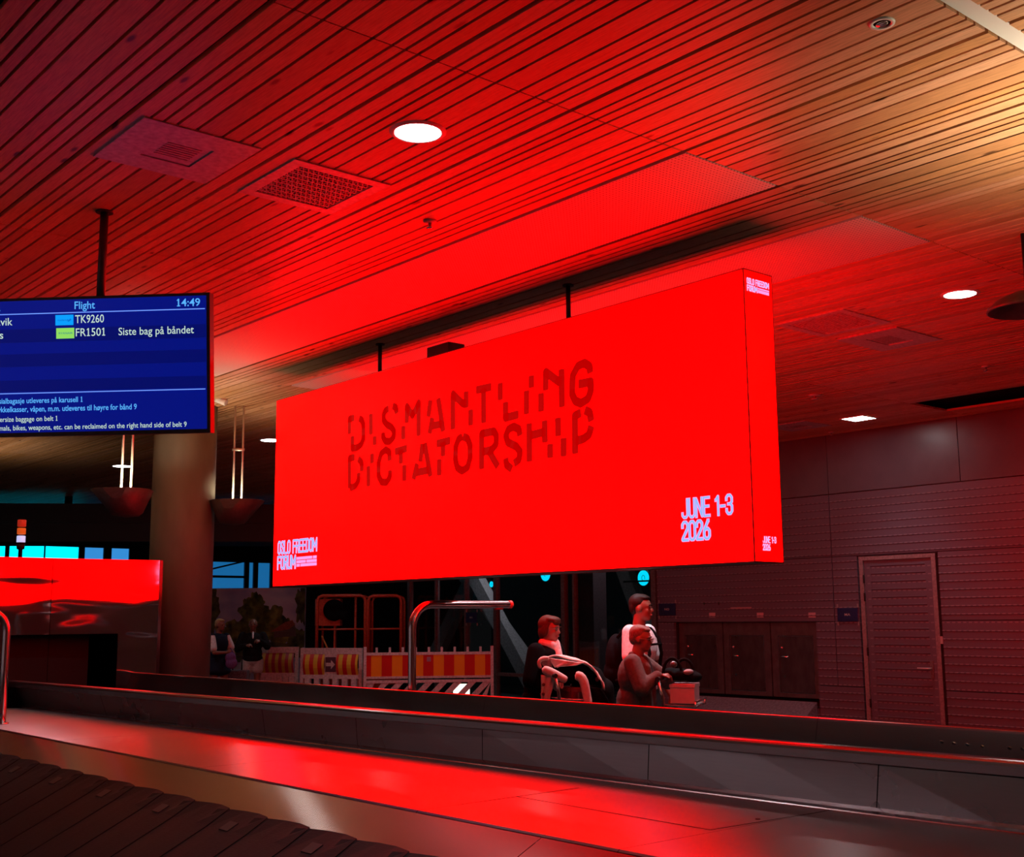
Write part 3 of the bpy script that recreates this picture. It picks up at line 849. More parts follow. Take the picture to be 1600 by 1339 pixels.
# ================================================================== BAGGAGE CAROUSEL
YA, YB = -2.5, 13.05
YL = 14.3
DZ = .73
def xl(p0, p1):            # straight plan line through two points -> x(y)
    return lambda y: p0[0]+(p1[0]-p0[0])*(y-p0[1])/(p1[1]-p0[1])
x_lip = xl((4.33, 13.2), (4.91, 2.5)); x_pan = xl((4.50, 13.2), (4.86, 2.5))
X_DECK, X_BELT, Z_BELT = 3.385, 3.10, .605
car = thing('baggage_carousel', (3.9, 5.0, 0), 'long stainless steel baggage carousel with a dark rubber belt in the foreground', 'carousel')
def ruled(mb, cols, ys):
    """cols: list of functions y->(x,z); surface ruled between them"""
    rows = [[mb.bm.verts.new((f(y)[0], y, f(y)[1])) for f in cols] for y in ys]
    for a, b in zip(rows, rows[1:]):
        for i in range(len(cols)-1):
            mb.bm.faces.new((a[i], b[i], b[i+1], a[i+1]))
ys = [YA+(YL-YA)*i/24 for i in range(25)]
dk = MB()
seam_y = [-2.5, -.6, 1.25, 3.36, 4.66, 6.9, 9.2, 11.3, 13.05]
for a, b in zip(seam_y, seam_y[1:]):
    ruled(dk, [lambda y: (X_DECK, DZ-.035), lambda y: (X_DECK-.004, DZ-.008), lambda y: (X_DECK+.006, DZ), lambda y: (x_pan(y)-.06, DZ), ], [a+.0015, (a+b)/2, b-.0015])
dk.build('deck', STEEL_DECK, car)
fl = MB()
ruled(fl, [lambda y: (x_pan(y)-.075, DZ+.001), lambda y: (x_pan(y)-.07, DZ+.006), lambda y: (x_pan(y)-.025, DZ+.010), lambda y: (x_pan(y), DZ+.022)], ys)
fl.build('deck_flange', STEEL_RAIL, car)
# access hatch let into the deck
hs = MB()
P = [on_z(808, 1245, DZ), on_z(1110, 1297, DZ), on_z(1305, 1265, DZ)]
for a, b in zip(P, P[1:]):
    d = (b-a).normalized(); n2 = Vector((-d.y, d.x, 0))*.004
    A = [a+n2, b+n2, b-n2, a-n2]
    hs.quad(*[q+Vector((0, 0, .0012)) for q in A])
P = [on_z(715, 1258, DZ), on_z(905, 1231, DZ)]
hs.quad(*[q+Vector((0, e, .0012)) for q, e in ((P[0], -.004), (P[1], -.004), (P[1], .004), (P[0], .004))])
hs.build('hatch_joint', DARK, car)
MB().lathe([(.012, 0), (.010, .003)], on_z(1184, 1280, DZ), 12).build('hatch_lock', BLACKM, car)
# sloping skirt below the deck, in two lengths
for a, b in ((YA, 3.785), (3.79, YB)):
    sk = MB()
    ruled(sk, [lambda y: (X_BELT-.16, Z_BELT-.085), lambda y: (X_BELT, Z_BELT-.01), lambda y: (X_DECK-.01, DZ-.010)], [a+(b-a)*i/12 for i in range(13)])
    sk.build('skirt', STEEL_SKIRT, car)
# vertical back panels with seams and capping rail
pys = [-2.5, .2, 1.9, 3.18, 4.53, 5.86, 7.17, 8.38, 11.2, 14.3]
for a, b in zip(pys, pys[1:]):
    pm = MB()
    ruled(pm, [lambda y: (x_pan(y), DZ-.02), lambda y: (x_pan(y)*.25+x_lip(y)*.75+.014, .932)], [a+.003, (a+b)/2, b-.003])
    pm.build('side_panel', STEEL_WALL, car)
cap = MB()
def capc(dx, z): return lambda y: (x_lip(y)+dx, z)
ruled(cap, [capc(.035, .930), capc(.006, .932), capc(0, .938), capc(0, .975), capc(.004, .988), capc(.014, .996), capc(.03, 1.0), capc(.085, 1.0), capc(.10, .99), capc(.105, .90)], ys)
cap.build('capping_rail', STEEL_RAIL, car)
bm_ = MB(); ruled(bm_, [lambda y: (x_pan(y)+.035, DZ-.05), lambda y: (x_lip(y)*.75+x_pan(y)*.25+.05, .94)], ys)
bm_.build('panel_core', DARK, car)
fnt = on_x(1000, 1000, 4.9)
# belt: overlapping crescent plates climbing towards the skirt
PITCHY = .405
y = YA; i = 0
SL = math.tan(math.radians(27))
while y < 10.9:
    bl = MB(); rows = []
    for k in range(9):
        s = k/8                                   # down the slope, 0 = top edge
        xx = X_BELT+.03 - s*1.15
        bow = .10*math.sin(PI*min(1, s*1.0))*0 + .06*s
        row = []
        for j in range(5):
            q = j/4
            yy = y - .05 + (PITCHY+.09)*q + bow
            top_cut = .035*(q-.2)**2*2 if k == 0 else 0
            zz = Z_BELT + .012 - s*1.15*SL + .010*(1-q) - .014*0 + .006*math.sin(PI*q)
            row.append(bl.bm.verts.new((xx-top_cut-(.018 if k == 0 and j == 0 else 0), yy, zz)))
        rows.append(row)
    for a, b in zip(rows, rows[1:]):
        for j in range(4): bl.bm.faces.new((a[j], a[j+1], b[j+1], b[j]))
    r0 = bmesh.ops.extrude_face_region(bl.bm, geom=bl.bm.faces[:])
    bmesh.ops.translate(bl.bm, vec=(0, 0, -.008), verts=[v for v in r0['geom'] if isinstance(v, bmesh.types.BMVert)])
    plate_ = bl.build('belt_plate', RUBBER, car)
    if i % 2 == 0:                               # a worn rectangular pad on every other plate
        xx = X_BELT+.03-.12
        MB().box(-.035, .035, -.045, .045, -.002, .003, Matrix.Translation((xx, y+.17, Z_BELT+.0245-.12*SL)) @ Matrix.Rotation(-math.radians(27), 4, 'Y')).build('wear_pad', noisy('worn_rubber', (.035, .030, .030), .5), plate_)
    y += PITCHY; i += 1
# frame under everything down to the floor
un = MB()
un.box(2.2, 4.2, YA, YB, 0, .06); un.box(3.25, 4.25, YA, YB, .06, .50); un.box(4.2, 4.62, YA, YB, 0, .66)
un.build('base', DARK, car)

# far side rail of the carousel island, standing apart
x_r = xl((5.50, 13.0), (5.60, 2.88))
rail = thing('carousel_guard_wall', (5.6, 6, 0), 'low brushed steel guard wall behind the carousel island', 'guard wall')
rys = [-2.5, 1.2, 4.05, 6.9, 9.6, 13.05]
for a, b in zip(rys, rys[1:]):
    rm = MB()
    def rc(dx, z): return lambda y: (x_r(y)+dx, z)
    ruled(rm, [rc(.0, .30), rc(0, .80), rc(.060, 1.035), rc(.064, 1.046), rc(.072, 1.05), rc(.10, 1.05), rc(.108, 1.04), rc(.11, .30)], [a+.001, (a+b)/2, b-.001])
    rm.build('rail_panel', STEEL_RAIL, rail)
fm_ = MB(); fm_.box(5.55, 5.60, YA, YB, 0, .32); fm_.build('plinth', DARK, rail)
gp_ = MB(); gp_.box(4.95, 5.44, YA, YB, .0, .62); tag(gp_.build('conveyor_trough', DARK), 'dark conveyor trough between the carousel and the guard wall', 'conveyor')
for px, py in ((1463, 1160), (1482, 1162), (1503, 1164), (1526, 1167), (1569, 1170), (1589, 1171)):
    X = 5.59; q = on_x(px, py, X)
    MB().lathe([(.007, -.012), (.007, -.008), (.004, -.005)][::-1], (x_r(q.y)+.060-(1.035-q.z)*.255+.004, q.y, q.z), 10, axis='X').build('screw', CHROME, rail)

# steel infeed housing at the far end of the island
HY = 13.1
hz = 2.29
hous = thing('infeed_housing', (4.3, HY+.6, 0), 'polished steel infeed housing reflecting the red screen at the end of the carousel', 'conveyor housing')
xs0, xs1, xs2 = 3.05, 4.67, 5.835
ox0, ox1, oz = 4.20, 5.405, 1.475
def bowed(cells, x0, x1, yl, yr, bow):
    """thin steel sheet with openings, slightly bowed and turned like the real panels"""
    mbx = MB()
    def yy(xq): q_ = (xq-x0)/(x1-x0); return yl+(yr-yl)*q_-bow*4*q_*(1-q_)
    for off in (0, .012):                          # front skin and back skin of the folded sheet
        first = len(mbx.bm.verts); mbx.bm.verts.ensure_lookup_table()
        for a_, b_, z0_, z1_ in cells:
            n = max(2, int((b_-a_)/.06)); rows = []
            for i in range(n+1):
                xq = a_+(b_-a_)*i/n
                rows.append([mbx.bm.verts.new((xq, yy(xq)+off, z0_)), mbx.bm.verts.new((xq, yy(xq)+off, z1_))])
            for r1, r2 in zip(rows, rows[1:]): mbx.bm.faces.new((r1[0], r2[0], r2[1], r1[1])).smooth = True
    bmesh.ops.remove_doubles(mbx.bm, verts=mbx.bm.verts[:], dist=1e-5)
    for xq in (x0, x1): mbx.box(xq-.0006, xq+.0006, yy(xq)+.0005, yy(xq)+.0115, .0, hz)
    return mbx.build('front_panel', MIRROR, hous)
bowed([(xs0, ox0, 0, oz), (xs0, ox0, oz, hz), (ox0, xs1-.004, oz, hz)], xs0, xs1, HY+.06, HY+.02, .012)
bowed([(xs1+.004, ox1, oz, hz), (ox1, xs2, oz, hz), (ox1, xs2, 0, oz)], xs1, xs2, HY+.02, HY-.092, -.0178)
MB().box(xs2, xs2+.035, HY-.10, HY+.05, 0, hz).build('corner_post', STEEL_RAIL, hous)
h4 = MB(); h4.box(xs0, 5.62, HY+.05, HY+1.6, oz+.02, hz-.004); h4.box(xs0, xs0+.03, HY+.04, HY+1.6, 0, oz); h4.box(5.56, 5.62, HY+.05, HY+1.6, 0, oz)
h4.build('casing', mat('dark_casing', (.02, .018, .018), .6), hous)
h5 = MB(); h5.box(ox0, 5.18, HY+.22, HY+.24, .3, oz); h5.build('rubber_curtain', noisy('curtain_rubber', (.006, .004, .004), .8), hous)
MB().box(xs0+.03, 5.56, HY+1.5, HY+1.55, 0, oz).build('back_board', DARK, hous)

# signal beacon on top of the housing
bx = on_y(33, 840, HY+.35)
bea = thing('signal_beacon', (bx.x, HY+.35, hz), 'small red, orange and white signal beacon on top of the steel housing', 'beacon')
c0 = (bx.x, HY+.35, 0)
MB().lathe([(.022, hz-.01), (.022, hz+.10), (.04, hz+.105), (.045, hz+.16)], c0, 16).build('stem', BLACKM, bea)
zz = [on_y(33, yy_, HY+.35).z for yy_ in (849, 836, 824, 811)]
for (a, b), mt in zip(zip(zz, zz[1:]), (mat('beacon_white', (.5, .5, .5), .3, emit=(.55, .62, 1), strength=.9), mat('beacon_orange', (.4, .1, .02), .3, emit=(.75, .10, .01), strength=.7), mat('beacon_red', (.4, .02, .01), .3, emit=(.5, .025, .01), strength=.6))):
    MB().lathe([(.040, a+.008), (.045, a+.012), (.045, b-.012), (.040, b-.008)], c0, 20).build('lens_segment', mt, bea)
MB().lathe([(.046, hz+.16), (.046, zz[0]+.01)], c0, 20).build('body', BLACKM, bea)

# ================================================================== COLUMN
def concrete():
    M = mat('cast_concrete', (.24, .23, .19), .62)
    nt, nn, ln, b = nodes(M)
    t = N(nt, 'ShaderNodeTexNoise'); t.inputs['Scale'].default_value = 3; t.inputs['Detail'].default_value = 7
    ln.new(mapped(nt, (1, 1, .35)), t.inputs['Vector'])
    ln.new(ramp(nt, t.outputs['Fac'], [(.3, (.12, .115, .095)), (.5, (.16, .15, .125)), (.75, (.21, .20, .165))]), b.inputs['Base Color'])
    return M
cp = at(286, 800, 14.5)
col = tag(MB().lathe([(.372, 0), (.372, CEIL+.05)], (cp.x, cp.y, 0), 64).build('concrete_column', concrete()), 'thick round concrete column behind the steel infeed housing', 'column')
# camera on the column
c2 = at(345, 626, 14.2)
sc = thing('security_camera', tuple(c2), 'small white security camera beside the top of the concrete column', 'camera')
dirc = (RT*.9-UP*.35-fw*.2).normalized()
MB().tube([c2-dirc*.09, c2-dirc*.088, c2+dirc*.07, c2+dirc*.075], .04, 16, radii=[.03, .04, .04, .034]).build('body', mat('white_plastic', (.75, .74, .72), .4), sc)
MB().tube([c2-dirc*.06, c2-dirc*.06+Vector((0, 0, .05)), Vector((c2.x, c2.y, CEIL))-dirc*.06], .012, 8).build('bracket', BLACKM, sc)

# ================================================================== HANGING UPLIGHTERS
def uplighter(px, py_top, D, label, flip=1, power=UPL, base=None, light_dir=(0, 0, 1)):
    c = at(px, py_top, D) if base is None else Vector(base)
    t = thing('pendant_uplighter', tuple(c), label, 'pendant lamp', 'bowl pendant uplighters')
    hd = Vector((RT.x, RT.y, 0)).normalized(); dp = Vector((fw.x, fw.y, 0)).normalized()
    # wedge shaped trough: long slant one side, short steep slant on the other
    prof = [(-.345, 0), (-.10, -.275), (.02, -.295), (.145, -.285), (.185, -.255), (.30, 0)]
    prof = [(p*flip, q) for p, q in prof]
    half = .30
    b = MB(); rows = []
    for k in range(9):
        e = -1+2*k/8; sc_ = math.sqrt(max(.12, 1-(abs(e)**2.4)*.85))
        rows.append([b.bm.verts.new(c+hd*(p*sc_)+dp*(half*e)+Vector((0, 0, q*sc_ if q < 0 else 0))) for p, q in prof])
    for r1, r2 in zip(rows, rows[1:]):
        for i in range(len(prof)-1):
            b.bm.faces.new((r1[i], r2[i], r2[i+1], r1[i+1])).smooth = True
    b.bm.faces.new(rows[0]); b.bm.faces.new(rows[-1][::-1])
    o = b.build('bowl', noisy('pendant_grey', (.05, .042, .042), .55, .1), t)
    sd = o.modifiers.new('thickness', 'SOLIDIFY'); sd.thickness = .008
    rm = MB()
    o1 = hd*.02*flip
    for s in (-.052, .052):
        q = c+hd*(s+.02)+Vector((0, 0, -.02))
        MB().tube([q, (q.x, q.y, CEIL+.01)], .0125, 10).build('hanging_rod', mat('pale_rod', (.62, .55, .48), .35, .5), t)
    for z in (.0, .62):
        q = c+hd*.02+Vector((0, 0, z+.01))
        if q.z < CEIL:
            rm.tube([q-hd*.075, q+hd*.075], .017, 8)
    rm.build('rod_clamp', mat('pale_rod', (.62, .55, .48), .35, .5), t)
    MB().lathe([(.07, -.1), (.07, -.09)], c, 20).build('lens', mat('warm_lens', (1, 1, 1), .5, emit=(1, .86, .62), strength=6), t)
    lamp('light_source', 'SPOT', c+Vector((0, 0, -.07)), power*4, (1, .80, .52), t, .07, light_dir, math.radians(150), .7)
    return t
uplighter(194, 766, 13.0, 'bowl pendant uplighter on two rods left of the concrete column', 1, UPL*1.7)
uplighter(368, 783, 14.5, 'bowl pendant uplighter on two rods between the column and the red board', -1, UPL*.55)
# two more such lamps, assumed beyond the right edge, added to light the ceiling
uplighter(0, 0, 0, 'assumed bowl pendant uplighter, out of view to the right, lighting the upper right ceiling', 1, UPL*3.0, (6.2, 2.25, 3.30))
uplighter(0, 0, 0, 'second added bowl pendant uplighter, out of view further right, lighting the ceiling', 1, UPL*2.6, (4.9, .1, 3.25))  # second unseen lamp, added for the same ceiling light

# ================================================================== HOOPS
def hoop(pts, r, label, feet):
    t = thing('guard_hoop', feet, label, 'guard rail', None)
    MB().tube(pts, r, 16).build('rail_tube', STEEL_TUBE, t)
    return t
b0 = at(637, 1075, 9.9); tz = 1.725
X1 = Vector((1, 0, 0))
arc = []
R = .20
bx, by = b0.x, 8.2
for k in range(9):
    a = PI/2*k/8
    arc.append((bx+R-R*math.cos(a), by, tz-R+R*math.sin(a)))
end = on_y(797, 945, by).x
hp = hoop([(bx, by, 0), (bx, by, .6)]+arc+[(bx+.5, by, tz), (end-.03, by, tz), (end, by, tz)], .034, 'curved steel guard hoop standing behind the low guard wall', (bx, by, 0))
MB().tube([(end-.02, by, tz), (end+.012, by, tz), (end+.02, by, tz)], .03, 16, radii=[.036, .036, .028]).build('end_cap', mat('red_end_cap', (.5, .03, .02), .4), hp)
MB().tube([(end-.17, by, tz-.030), (end-.09, by, tz-.030)], .016, 10).build('clip', mat('red_end_cap', (.5, .03, .02), .4), hp)
fz_ = on_z(2.5, 1131, DZ)
by2 = fz_.y; bx2 = fz_.x
arc = []
for k in range(9):
    a = PI/2*k/8
    arc.append((bx2-R+R*math.cos(a), by2, 1.72-R+R*math.sin(a)))
lh = hoop([(bx2, by2, DZ), (bx2, by2, 1.2)]+arc+[(bx2-.6, by2, 1.72), (bx2-.95, by2, 1.72)], .034, 'curved steel guard hoop at the left edge standing on the carousel deck', (bx2, by2, DZ))
MB().lathe([(.06, 0), (.06, .008), (.036, .012)], (bx2, by2, DZ), 20).build('foot_plate', STEEL_TUBE, lh)

# ================================================================== RIGHT WALL FITTINGS
RM = lambda: None
hatch_mat = noisy('dark_hatch_steel', (.16, .12, .125), .30, .8, (2, 2, 1), .2)
hatch_frame = noisy('hatch_frame_steel', (.20, .15, .155), .34, .7, (2, 2, 2), .15)
hy = [13.26, 12.34, 11.42, 10.53]
words = ['left', 'middle', 'right']
for i in range(3):
    y1, y0 = hy[i], hy[i+1]; z0, z1 = HAT[2]+.12, HAT[3]
    t = thing('service_hatch', (WX+.2, (y0+y1)/2, HAT[2]), 'dark steel service hatch, %s of three in the clad wall' % ['leftmost', 'middle one', 'rightmost'][i], 'hatch', 'service hatches in the clad wall')
    xf = WX+.10
    f = MB()
    f.box(xf, xf+.15, y0+.01, y0+.13, z0, z1-.005); f.box(xf, xf+.15, y1-.13, y1-.01, z0, z1-.005)
    f.box(xf, xf+.15, y0+.13, y1-.13, z1-.20, z1-.005); f.box(xf, xf+.15, y0+.13, y1-.13, z0, z0+.06)
    f.build('frame', hatch_frame, t)
    d = MB(); d.box(xf+.012, xf+.06, y0+.14, y1-.14, z0+.07, z1-.21, bevel=.006)
    dr = d.build('door', hatch_mat, t)
    e = MB(); a, b, c, g = y0+.135, y1-.135, z0+.065, z1-.205
    for q in ((a, a+.008, c, g), (b-.008, b, c, g), (a, b, c, c+.008), (a, b, g-.008, g)):
        e.box(xf+.004, xf+.02, *q)
    e.build('door_edge', STEEL_RAIL, dr)
    yk = y1-.21; zk = z0+.72
    MB().ball((xf-.012, yk, zk), .026).tube([(xf+.02, yk, zk), (xf-.01, yk, zk)], .012).build('knob', CHROME, dr)
    h = MB(); h.tube([(xf+.015, yk+.01, zk-.13), (xf-.03, yk+.01, zk-.13), (xf-.034, yk-.02, zk-.13), (xf-.034, yk-.12, zk-.132)], .011)
    h.build('lever_handle', CHROME, dr)
    MB().lathe([(.022, -.006), (.02, 0.0)], (xf+.012, yk-.02, zk-.42), 14, axis='X').build('lock_cylinder', CHROME, dr)
ld = MB(); ld.prism([(-.34, .0), (-.34, .16), (-.012, .38), (-.012, 0)], lambda p, q: Vector((WX+p, 10.56, q)), lambda p, q: Vector((WX+p, 13.2, q)))
tag(ld.build('steel_ledge', noisy('grey_ledge', (.34, .36, .42), .35, .5)), 'sloping grey steel ledge at the foot of the three hatches', 'ledge')
for px, lab in ((1113, 'left'), (1188, 'middle'), (1269, 'right')):
    q = on_x(px, 961, WX)
    o = MB().box(-.003, -.001, -.062, .062, -.036, .036, bevel=0).build('paper_label', noisy('label_paper', (.55, .46, .50), .6, scale=(1, 30, 30), amt=.15))
    o.location = (WX-.001, q.y, q.z)
    tag(o, 'small pale paper label above the %s service hatch' % lab, 'label', 'paper labels above the hatches')
for px in (1101, 1124):
    q = on_x(px, 943, WX)
    o = MB().box(-.012, .0, -.012, .012, -.022, .022, bevel=.003).build('wall_hook', CHROME)
    o.location = (WX, q.y, q.z)
    tag(o, 'tiny shiny hook on the clad wall, %s of the pair over the left hatch' % ('left one' if px < 1110 else 'right one'), 'hook')
q = on_x(1158, 950, WX)
o = MB().box(-.006, 0, -.20, .20, -.014, .014).build('name_strip', noisy('strip_pink', (.42, .32, .34), .5, scale=(1, 40, 40))); o.location = (WX, q.y, q.z)
tag(o, 'narrow pale strip on the clad wall over the middle hatch', 'sign')
def plate(px0, py0, px1, py1, X, txt, label):
    a, b = on_x(px0, py0, X), on_x(px1, py1, X)
    y0, y1, z0, z1 = b.y, a.y, b.z, a.z
    t = thing('blue_plate_sign', (X, (y0+y1)/2, z0), label, 'sign', 'blue plate signs')
    MB().box(X-.018, X-.006, y0, y1, z0, z1, bevel=.004).build('plate', noisy('plate_blue', (.012, .022, .10), .35), t)
    pl = Plane((X-.019, y1, z0), (0, -1, 0), (0, 0, 1))
    s = MB(); wd, hh = y1-y0, z1-z0
    put_text(s, txt, pl, wd*.36, wd*.64, hh*.42, hh*.18, .001, .01)
    s.build('lettering', mat('plate_lettering', (.7, .6, .6), .5), t)
    c = MB()
    for yy in (y0, y1):
        c.box(X-.012, X+.001, yy-.010, yy+.010, z1+.005, z1+.055); c.box(X-.012, X+.001, yy-.010, yy+.010, z0-.055, z0-.005)
    c.build('fixing_strap', mat('strap_grey', (.4, .34, .35), .4, .5), t)
plate(1030, 943, 1056.5, 961.5, WX, 'NO', 'dark blue plate sign left of the three hatches, behind the man')
plate(1309, 950, 1342, 971, WX, 'MA', 'dark blue plate sign between the hatches and the service door')
plate(729, 957, 746, 973, WX-.02, 'MA', 'dark blue plate sign on the glass behind the curved guard hoop')
q = on_x(1462, 1000, WX); o = MB().box(-.012, 0, -.02, .02, -.05, .05, bevel=.004).build('card_reader', mat('reader_pale', (.5, .42, .42), .4)); o.location = (WX, q.y-.09, q.z)
tag(o, 'small pale card reader right of the service door', 'card reader')

# diagonal grey trusses and lit round signs behind the glass
tm = noisy('grey_truss', (.42, .40, .41), .5, .3)
def beam(p0, p1, wd, dp, label, off=0):
    p0, p1 = Vector(p0)+Vector((off, 0, 0)), Vector(p1)+Vector((off, 0, 0)); d = (p1-p0).normalized()
    s = Vector((1, 0, 0)); n = d.cross(s).normalized()
    b = MB(); A = []
    for p in (p0, p1):
        A.append([b.bm.verts.new(p+n*i*wd/2+s*j*dp/2) for i, j in ((-1, -1), (1, -1), (1, 1), (-1, 1))])
    for i in range(4): b.bm.faces.new((A[0][i], A[0][(i+1) % 4], A[1][(i+1) % 4], A[1][i]))
    b.bm.faces.new(A[0][::-1]); b.bm.faces.new(A[1])
    return tag(b.build('diagonal_truss', tm), label, 'truss', 'diagonal trusses behind the glass')
TX = WX+1.1
def tx(px, py): return on_x(px, py, TX)
for off, (a, b, lab) in enumerate((((745, 905), (835, 1075), 'grey diagonal steel beam falling to the right, behind the guard hoop'), ((712, 905), (650, 1035), 'grey diagonal steel beam leaning left behind the striped barrier'), ((720, 960), (775, 1040), 'short dim diagonal beam low behind the glass and the barrier'), ((905, 905), (955, 1050), 'dim diagonal beam behind the glass left of the man in white'))):
    p, q = tx(*a), tx(*b); d = q-p
    k = (p.z-.0)/(-d.z); k2 = (4.0-p.z)/d.z
    beam(p+d*k2*.98, p+d*k*.995, .30, .2, lab, off*.45)
cyan = mat('cyan_lit_face', (0, .1, .15), .4, emit=(.0, .72, 1.0), strength=1.3)
for px, py, r, full, lab in ((1007, 903, .135, True, 'round cyan lit sign beside the man in white'), (854, 897, .135, False, 'round cyan lit sign half hidden by the red board'), (769.5, 913, .06, True, 'tiny cyan lit sign behind the glass')):
    q = on_x(px, py, WX+.45)
    t = thing('round_lit_sign', tuple(q), lab, 'sign', 'cyan lit signs')
    M = Matrix.Rotation(YAW*.0, 4, 'Z')
    MB().lathe([(r, -.02), (r+.012, -.015), (r+.012, .03), (r*.9, .035)], q, 32, axis='X').build('case', BLACKM, t)
    MB().lathe([(r*.97, -.026), (r*.97, -.02)], q, 32, axis='X').build('lit_face', cyan, t)
    sy = MB(); pl = Plane((q.x-.0265, q.y, q.z), (0, -1, 0), (0, 0, 1))
    stroke(sy, pl, [(r*.26*math.cos(a*PI/6), r*.34*math.sin(a*PI/6)) for a in range(-1, 10)], r*.07, .001)
    sy.build('symbol', mat('symbol_dark', (.0, .05, .12), .5), t)
    MB().box(q.x-.06, q.x-.03, q.y-.25, q.y+.45, q.z-r*.50, q.z-r*.30).build('cross_bar', BLACKM, t) if px > 900 else None
    MB().tube([(q.x, q.y, q.z+r), (q.x, q.y, CEIL)], .01, 8).build('hanger', BLACKM, t)
q0 = on_x(850, 1020, WX+4)
# pale thing seen dimly behind the glass: corridor back wall
struct(MB().box(WX+5, WX+5.2, 8, 24, 0, CEIL).build('wall_corridor', noisy('corridor_wall', (.05, .045, .048), .6)))
o = MB().box(0, .03, -.12, .12, -.3, .3).build('poster', noisy('poster_grey', (.4, .42, .48), .5)); q = on_x(936, 955, WX+2.2); o.location = tuple(q)
tag(o, 'pale narrow poster behind the glass left of the man in white', 'poster')
MB().box(q.x+.03, q.x+.06, q.y-.15, q.y+.15, 0, q.z+.35).build('poster_post', BLACKM, o)

# ================================================================== MURAL
mp0, mp1 = at(316, 918, 28), at(478, 918, 28)
MU = Plane((mp0.x, mp0.y, 0), (mp1.x-mp0.x, mp1.y-mp0.y, 0), (0, 0, 1)); MWd = math.hypot(mp1.x-mp0.x, mp1.y-mp0.y); MH = mp1.z
mur = thing('landscape_mural', tuple(MU.pt(MWd/2, 0, -.06)), 'big photo wall of trees and a red-roofed house behind the far passengers', 'mural')
def mural_sky():
    M = mat('mural_sky', (.3, .32, .42), .6)
    nt, nn, ln, b = nodes(M)
    tn = N(nt, 'ShaderNodeTexNoise'); tn.inputs['Scale'].default_value = 1.1; tn.inputs['Detail'].default_value = 6
    ln.new(mapped(nt, (1, 1, 2)), tn.inputs['Vector'])
    ln.new(ramp(nt, tn.outputs['Fac'], [(.35, (.26, .34, .62)), (.65, (.62, .64, .78))]), b.inputs['Base Color'])
    return M
def leaf(name, c1, c2):
    M = mat(name, c1, .7); nt, nn, ln, b = nodes(M)
    tn = N(nt, 'ShaderNodeTexNoise'); tn.inputs['Scale'].default_value = 5; tn.inputs['Detail'].default_value = 8
    ln.new(mapped(nt, (1, 1, 1)), tn.inputs['Vector']); ln.new(ramp(nt, tn.outputs['Fac'], [(.35, c1), (.65, c2)]), b.inputs['Base Color'])
    return M
bd = MB(); sheet_box(bd, MU, 0, MWd, 0, MH, -.06, 0); bd.build('picture_board', mural_sky(), mur)
LEAF = leaf('mural_leaves', (.03, .06, .012), (.30, .36, .08)); LEAF2 = leaf('mural_dark_leaves', (.015, .03, .01), (.12, .16, .05))
def blob(mb, cx, cy, rx, ry, h, seed):
    rnd = random.Random(seed); pts = []
    for k in range(48):
        a = 2*PI*k/48; rr = 1+.13*math.sin(5*a+seed)+.10*math.sin(11*a+seed*2)+rnd.uniform(-.07, .07)
        pts.append((min(max(cx+rx*rr*math.cos(a), .01), MWd-.01), min(max(cy+ry*rr*math.sin(a), .01), MH-.01)))
    c = mb.bm.verts.new(MU.pt(min(max(cx, .02), MWd-.02), min(max(cy, .02), MH-.02), h)); V = [mb.bm.verts.new(MU.pt(a, b, h)) for a, b in pts]
    for k in range(48):
        try: mb.bm.faces.new((c, V[k], V[(k+1) % 48]))
        except ValueError: pass
def mpx(px, py):
    return MU.uv(px, py)
PXM = MWd/162
a = MB()
for cx, cy, rx, ry, s in ((398, 965, 24, 34, 1), (425, 975, 24, 28, 2), (372, 990, 22, 22, 3), (350, 1000, 20, 26, 4), (440, 985, 18, 22, 5), (398, 945, 14, 18, 6)):
    u, v_ = mpx(cx, cy); blob(a, u, v_, rx*PXM, ry*PXM, .004, s)
a.build('picture_tree', LEAF, mur)
a = MB()
for cx, cy, rx, ry, s in ((472, 945, 10, 30, 7), (330, 950, 12, 40, 8), (400, 1020, 80, 16, 9), (465, 1000, 14, 18, 10)):
    u, v_ = mpx(cx, cy); blob(a, u, v_, rx*PXM, ry*PXM, .006, s)
a.build('picture_bush', LEAF2, mur)
a = MB(); P = [mpx(*p) for p in ((423, 987), (446, 972), (457, 969), (461, 976), (452, 983), (437, 986))]
a.bm.faces.new([a.bm.verts.new(MU.pt(u, v_, .009)) for u, v_ in P]); a.build('picture_roof', noisy('mural_roof', (.30, .09, .05), .7), mur)
a = MB(); P = [mpx(*p) for p in ((428, 987), (452, 983), (461, 976), (463, 994), (428, 996))]
a.bm.faces.new([a.bm.verts.new(MU.pt(u, v_, .008)) for u, v_ in P]); a.build('picture_house', noisy('mural_house', (.12, .10, .09), .7), mur)

# ================================================================== STRIPED BARRIERS
WPL = noisy('barrier_white_plastic', (.60, .52, .54), .5)
def stripes(c1, c2, n, ph=0.0):
    M = mat('stripe_%s_%d_%d' % (str(c2[1]), n, int(ph*100)), c1, .35)
    nt, nn, ln, b = nodes(M)
    tc = N(nt, 'ShaderNodeUVMap'); tc.uv_map = 'strip'
    sp = N(nt, 'ShaderNodeSeparateXYZ'); ln.new(tc.outputs[0], sp.inputs[0])
    mu = N(nt, 'ShaderNodeMath', operation='MULTIPLY_ADD'); ln.new(sp.outputs['X'], mu.inputs[0]); mu.inputs[1].default_value = n; mu.inputs[2].default_value = ph
    fr = N(nt, 'ShaderNodeMath', operation='FRACT'); ln.new(mu.outputs[0], fr.inputs[0])
    gt = N(nt, 'ShaderNodeMath', operation='GREATER_THAN'); ln.new(fr.outputs[0], gt.inputs[0]); gt.inputs[1].default_value = .5
    ln.new(mixc(nt, gt.outputs[0], (*c1, 1), (*c2, 1)), b.inputs['Base Color'])
    return M
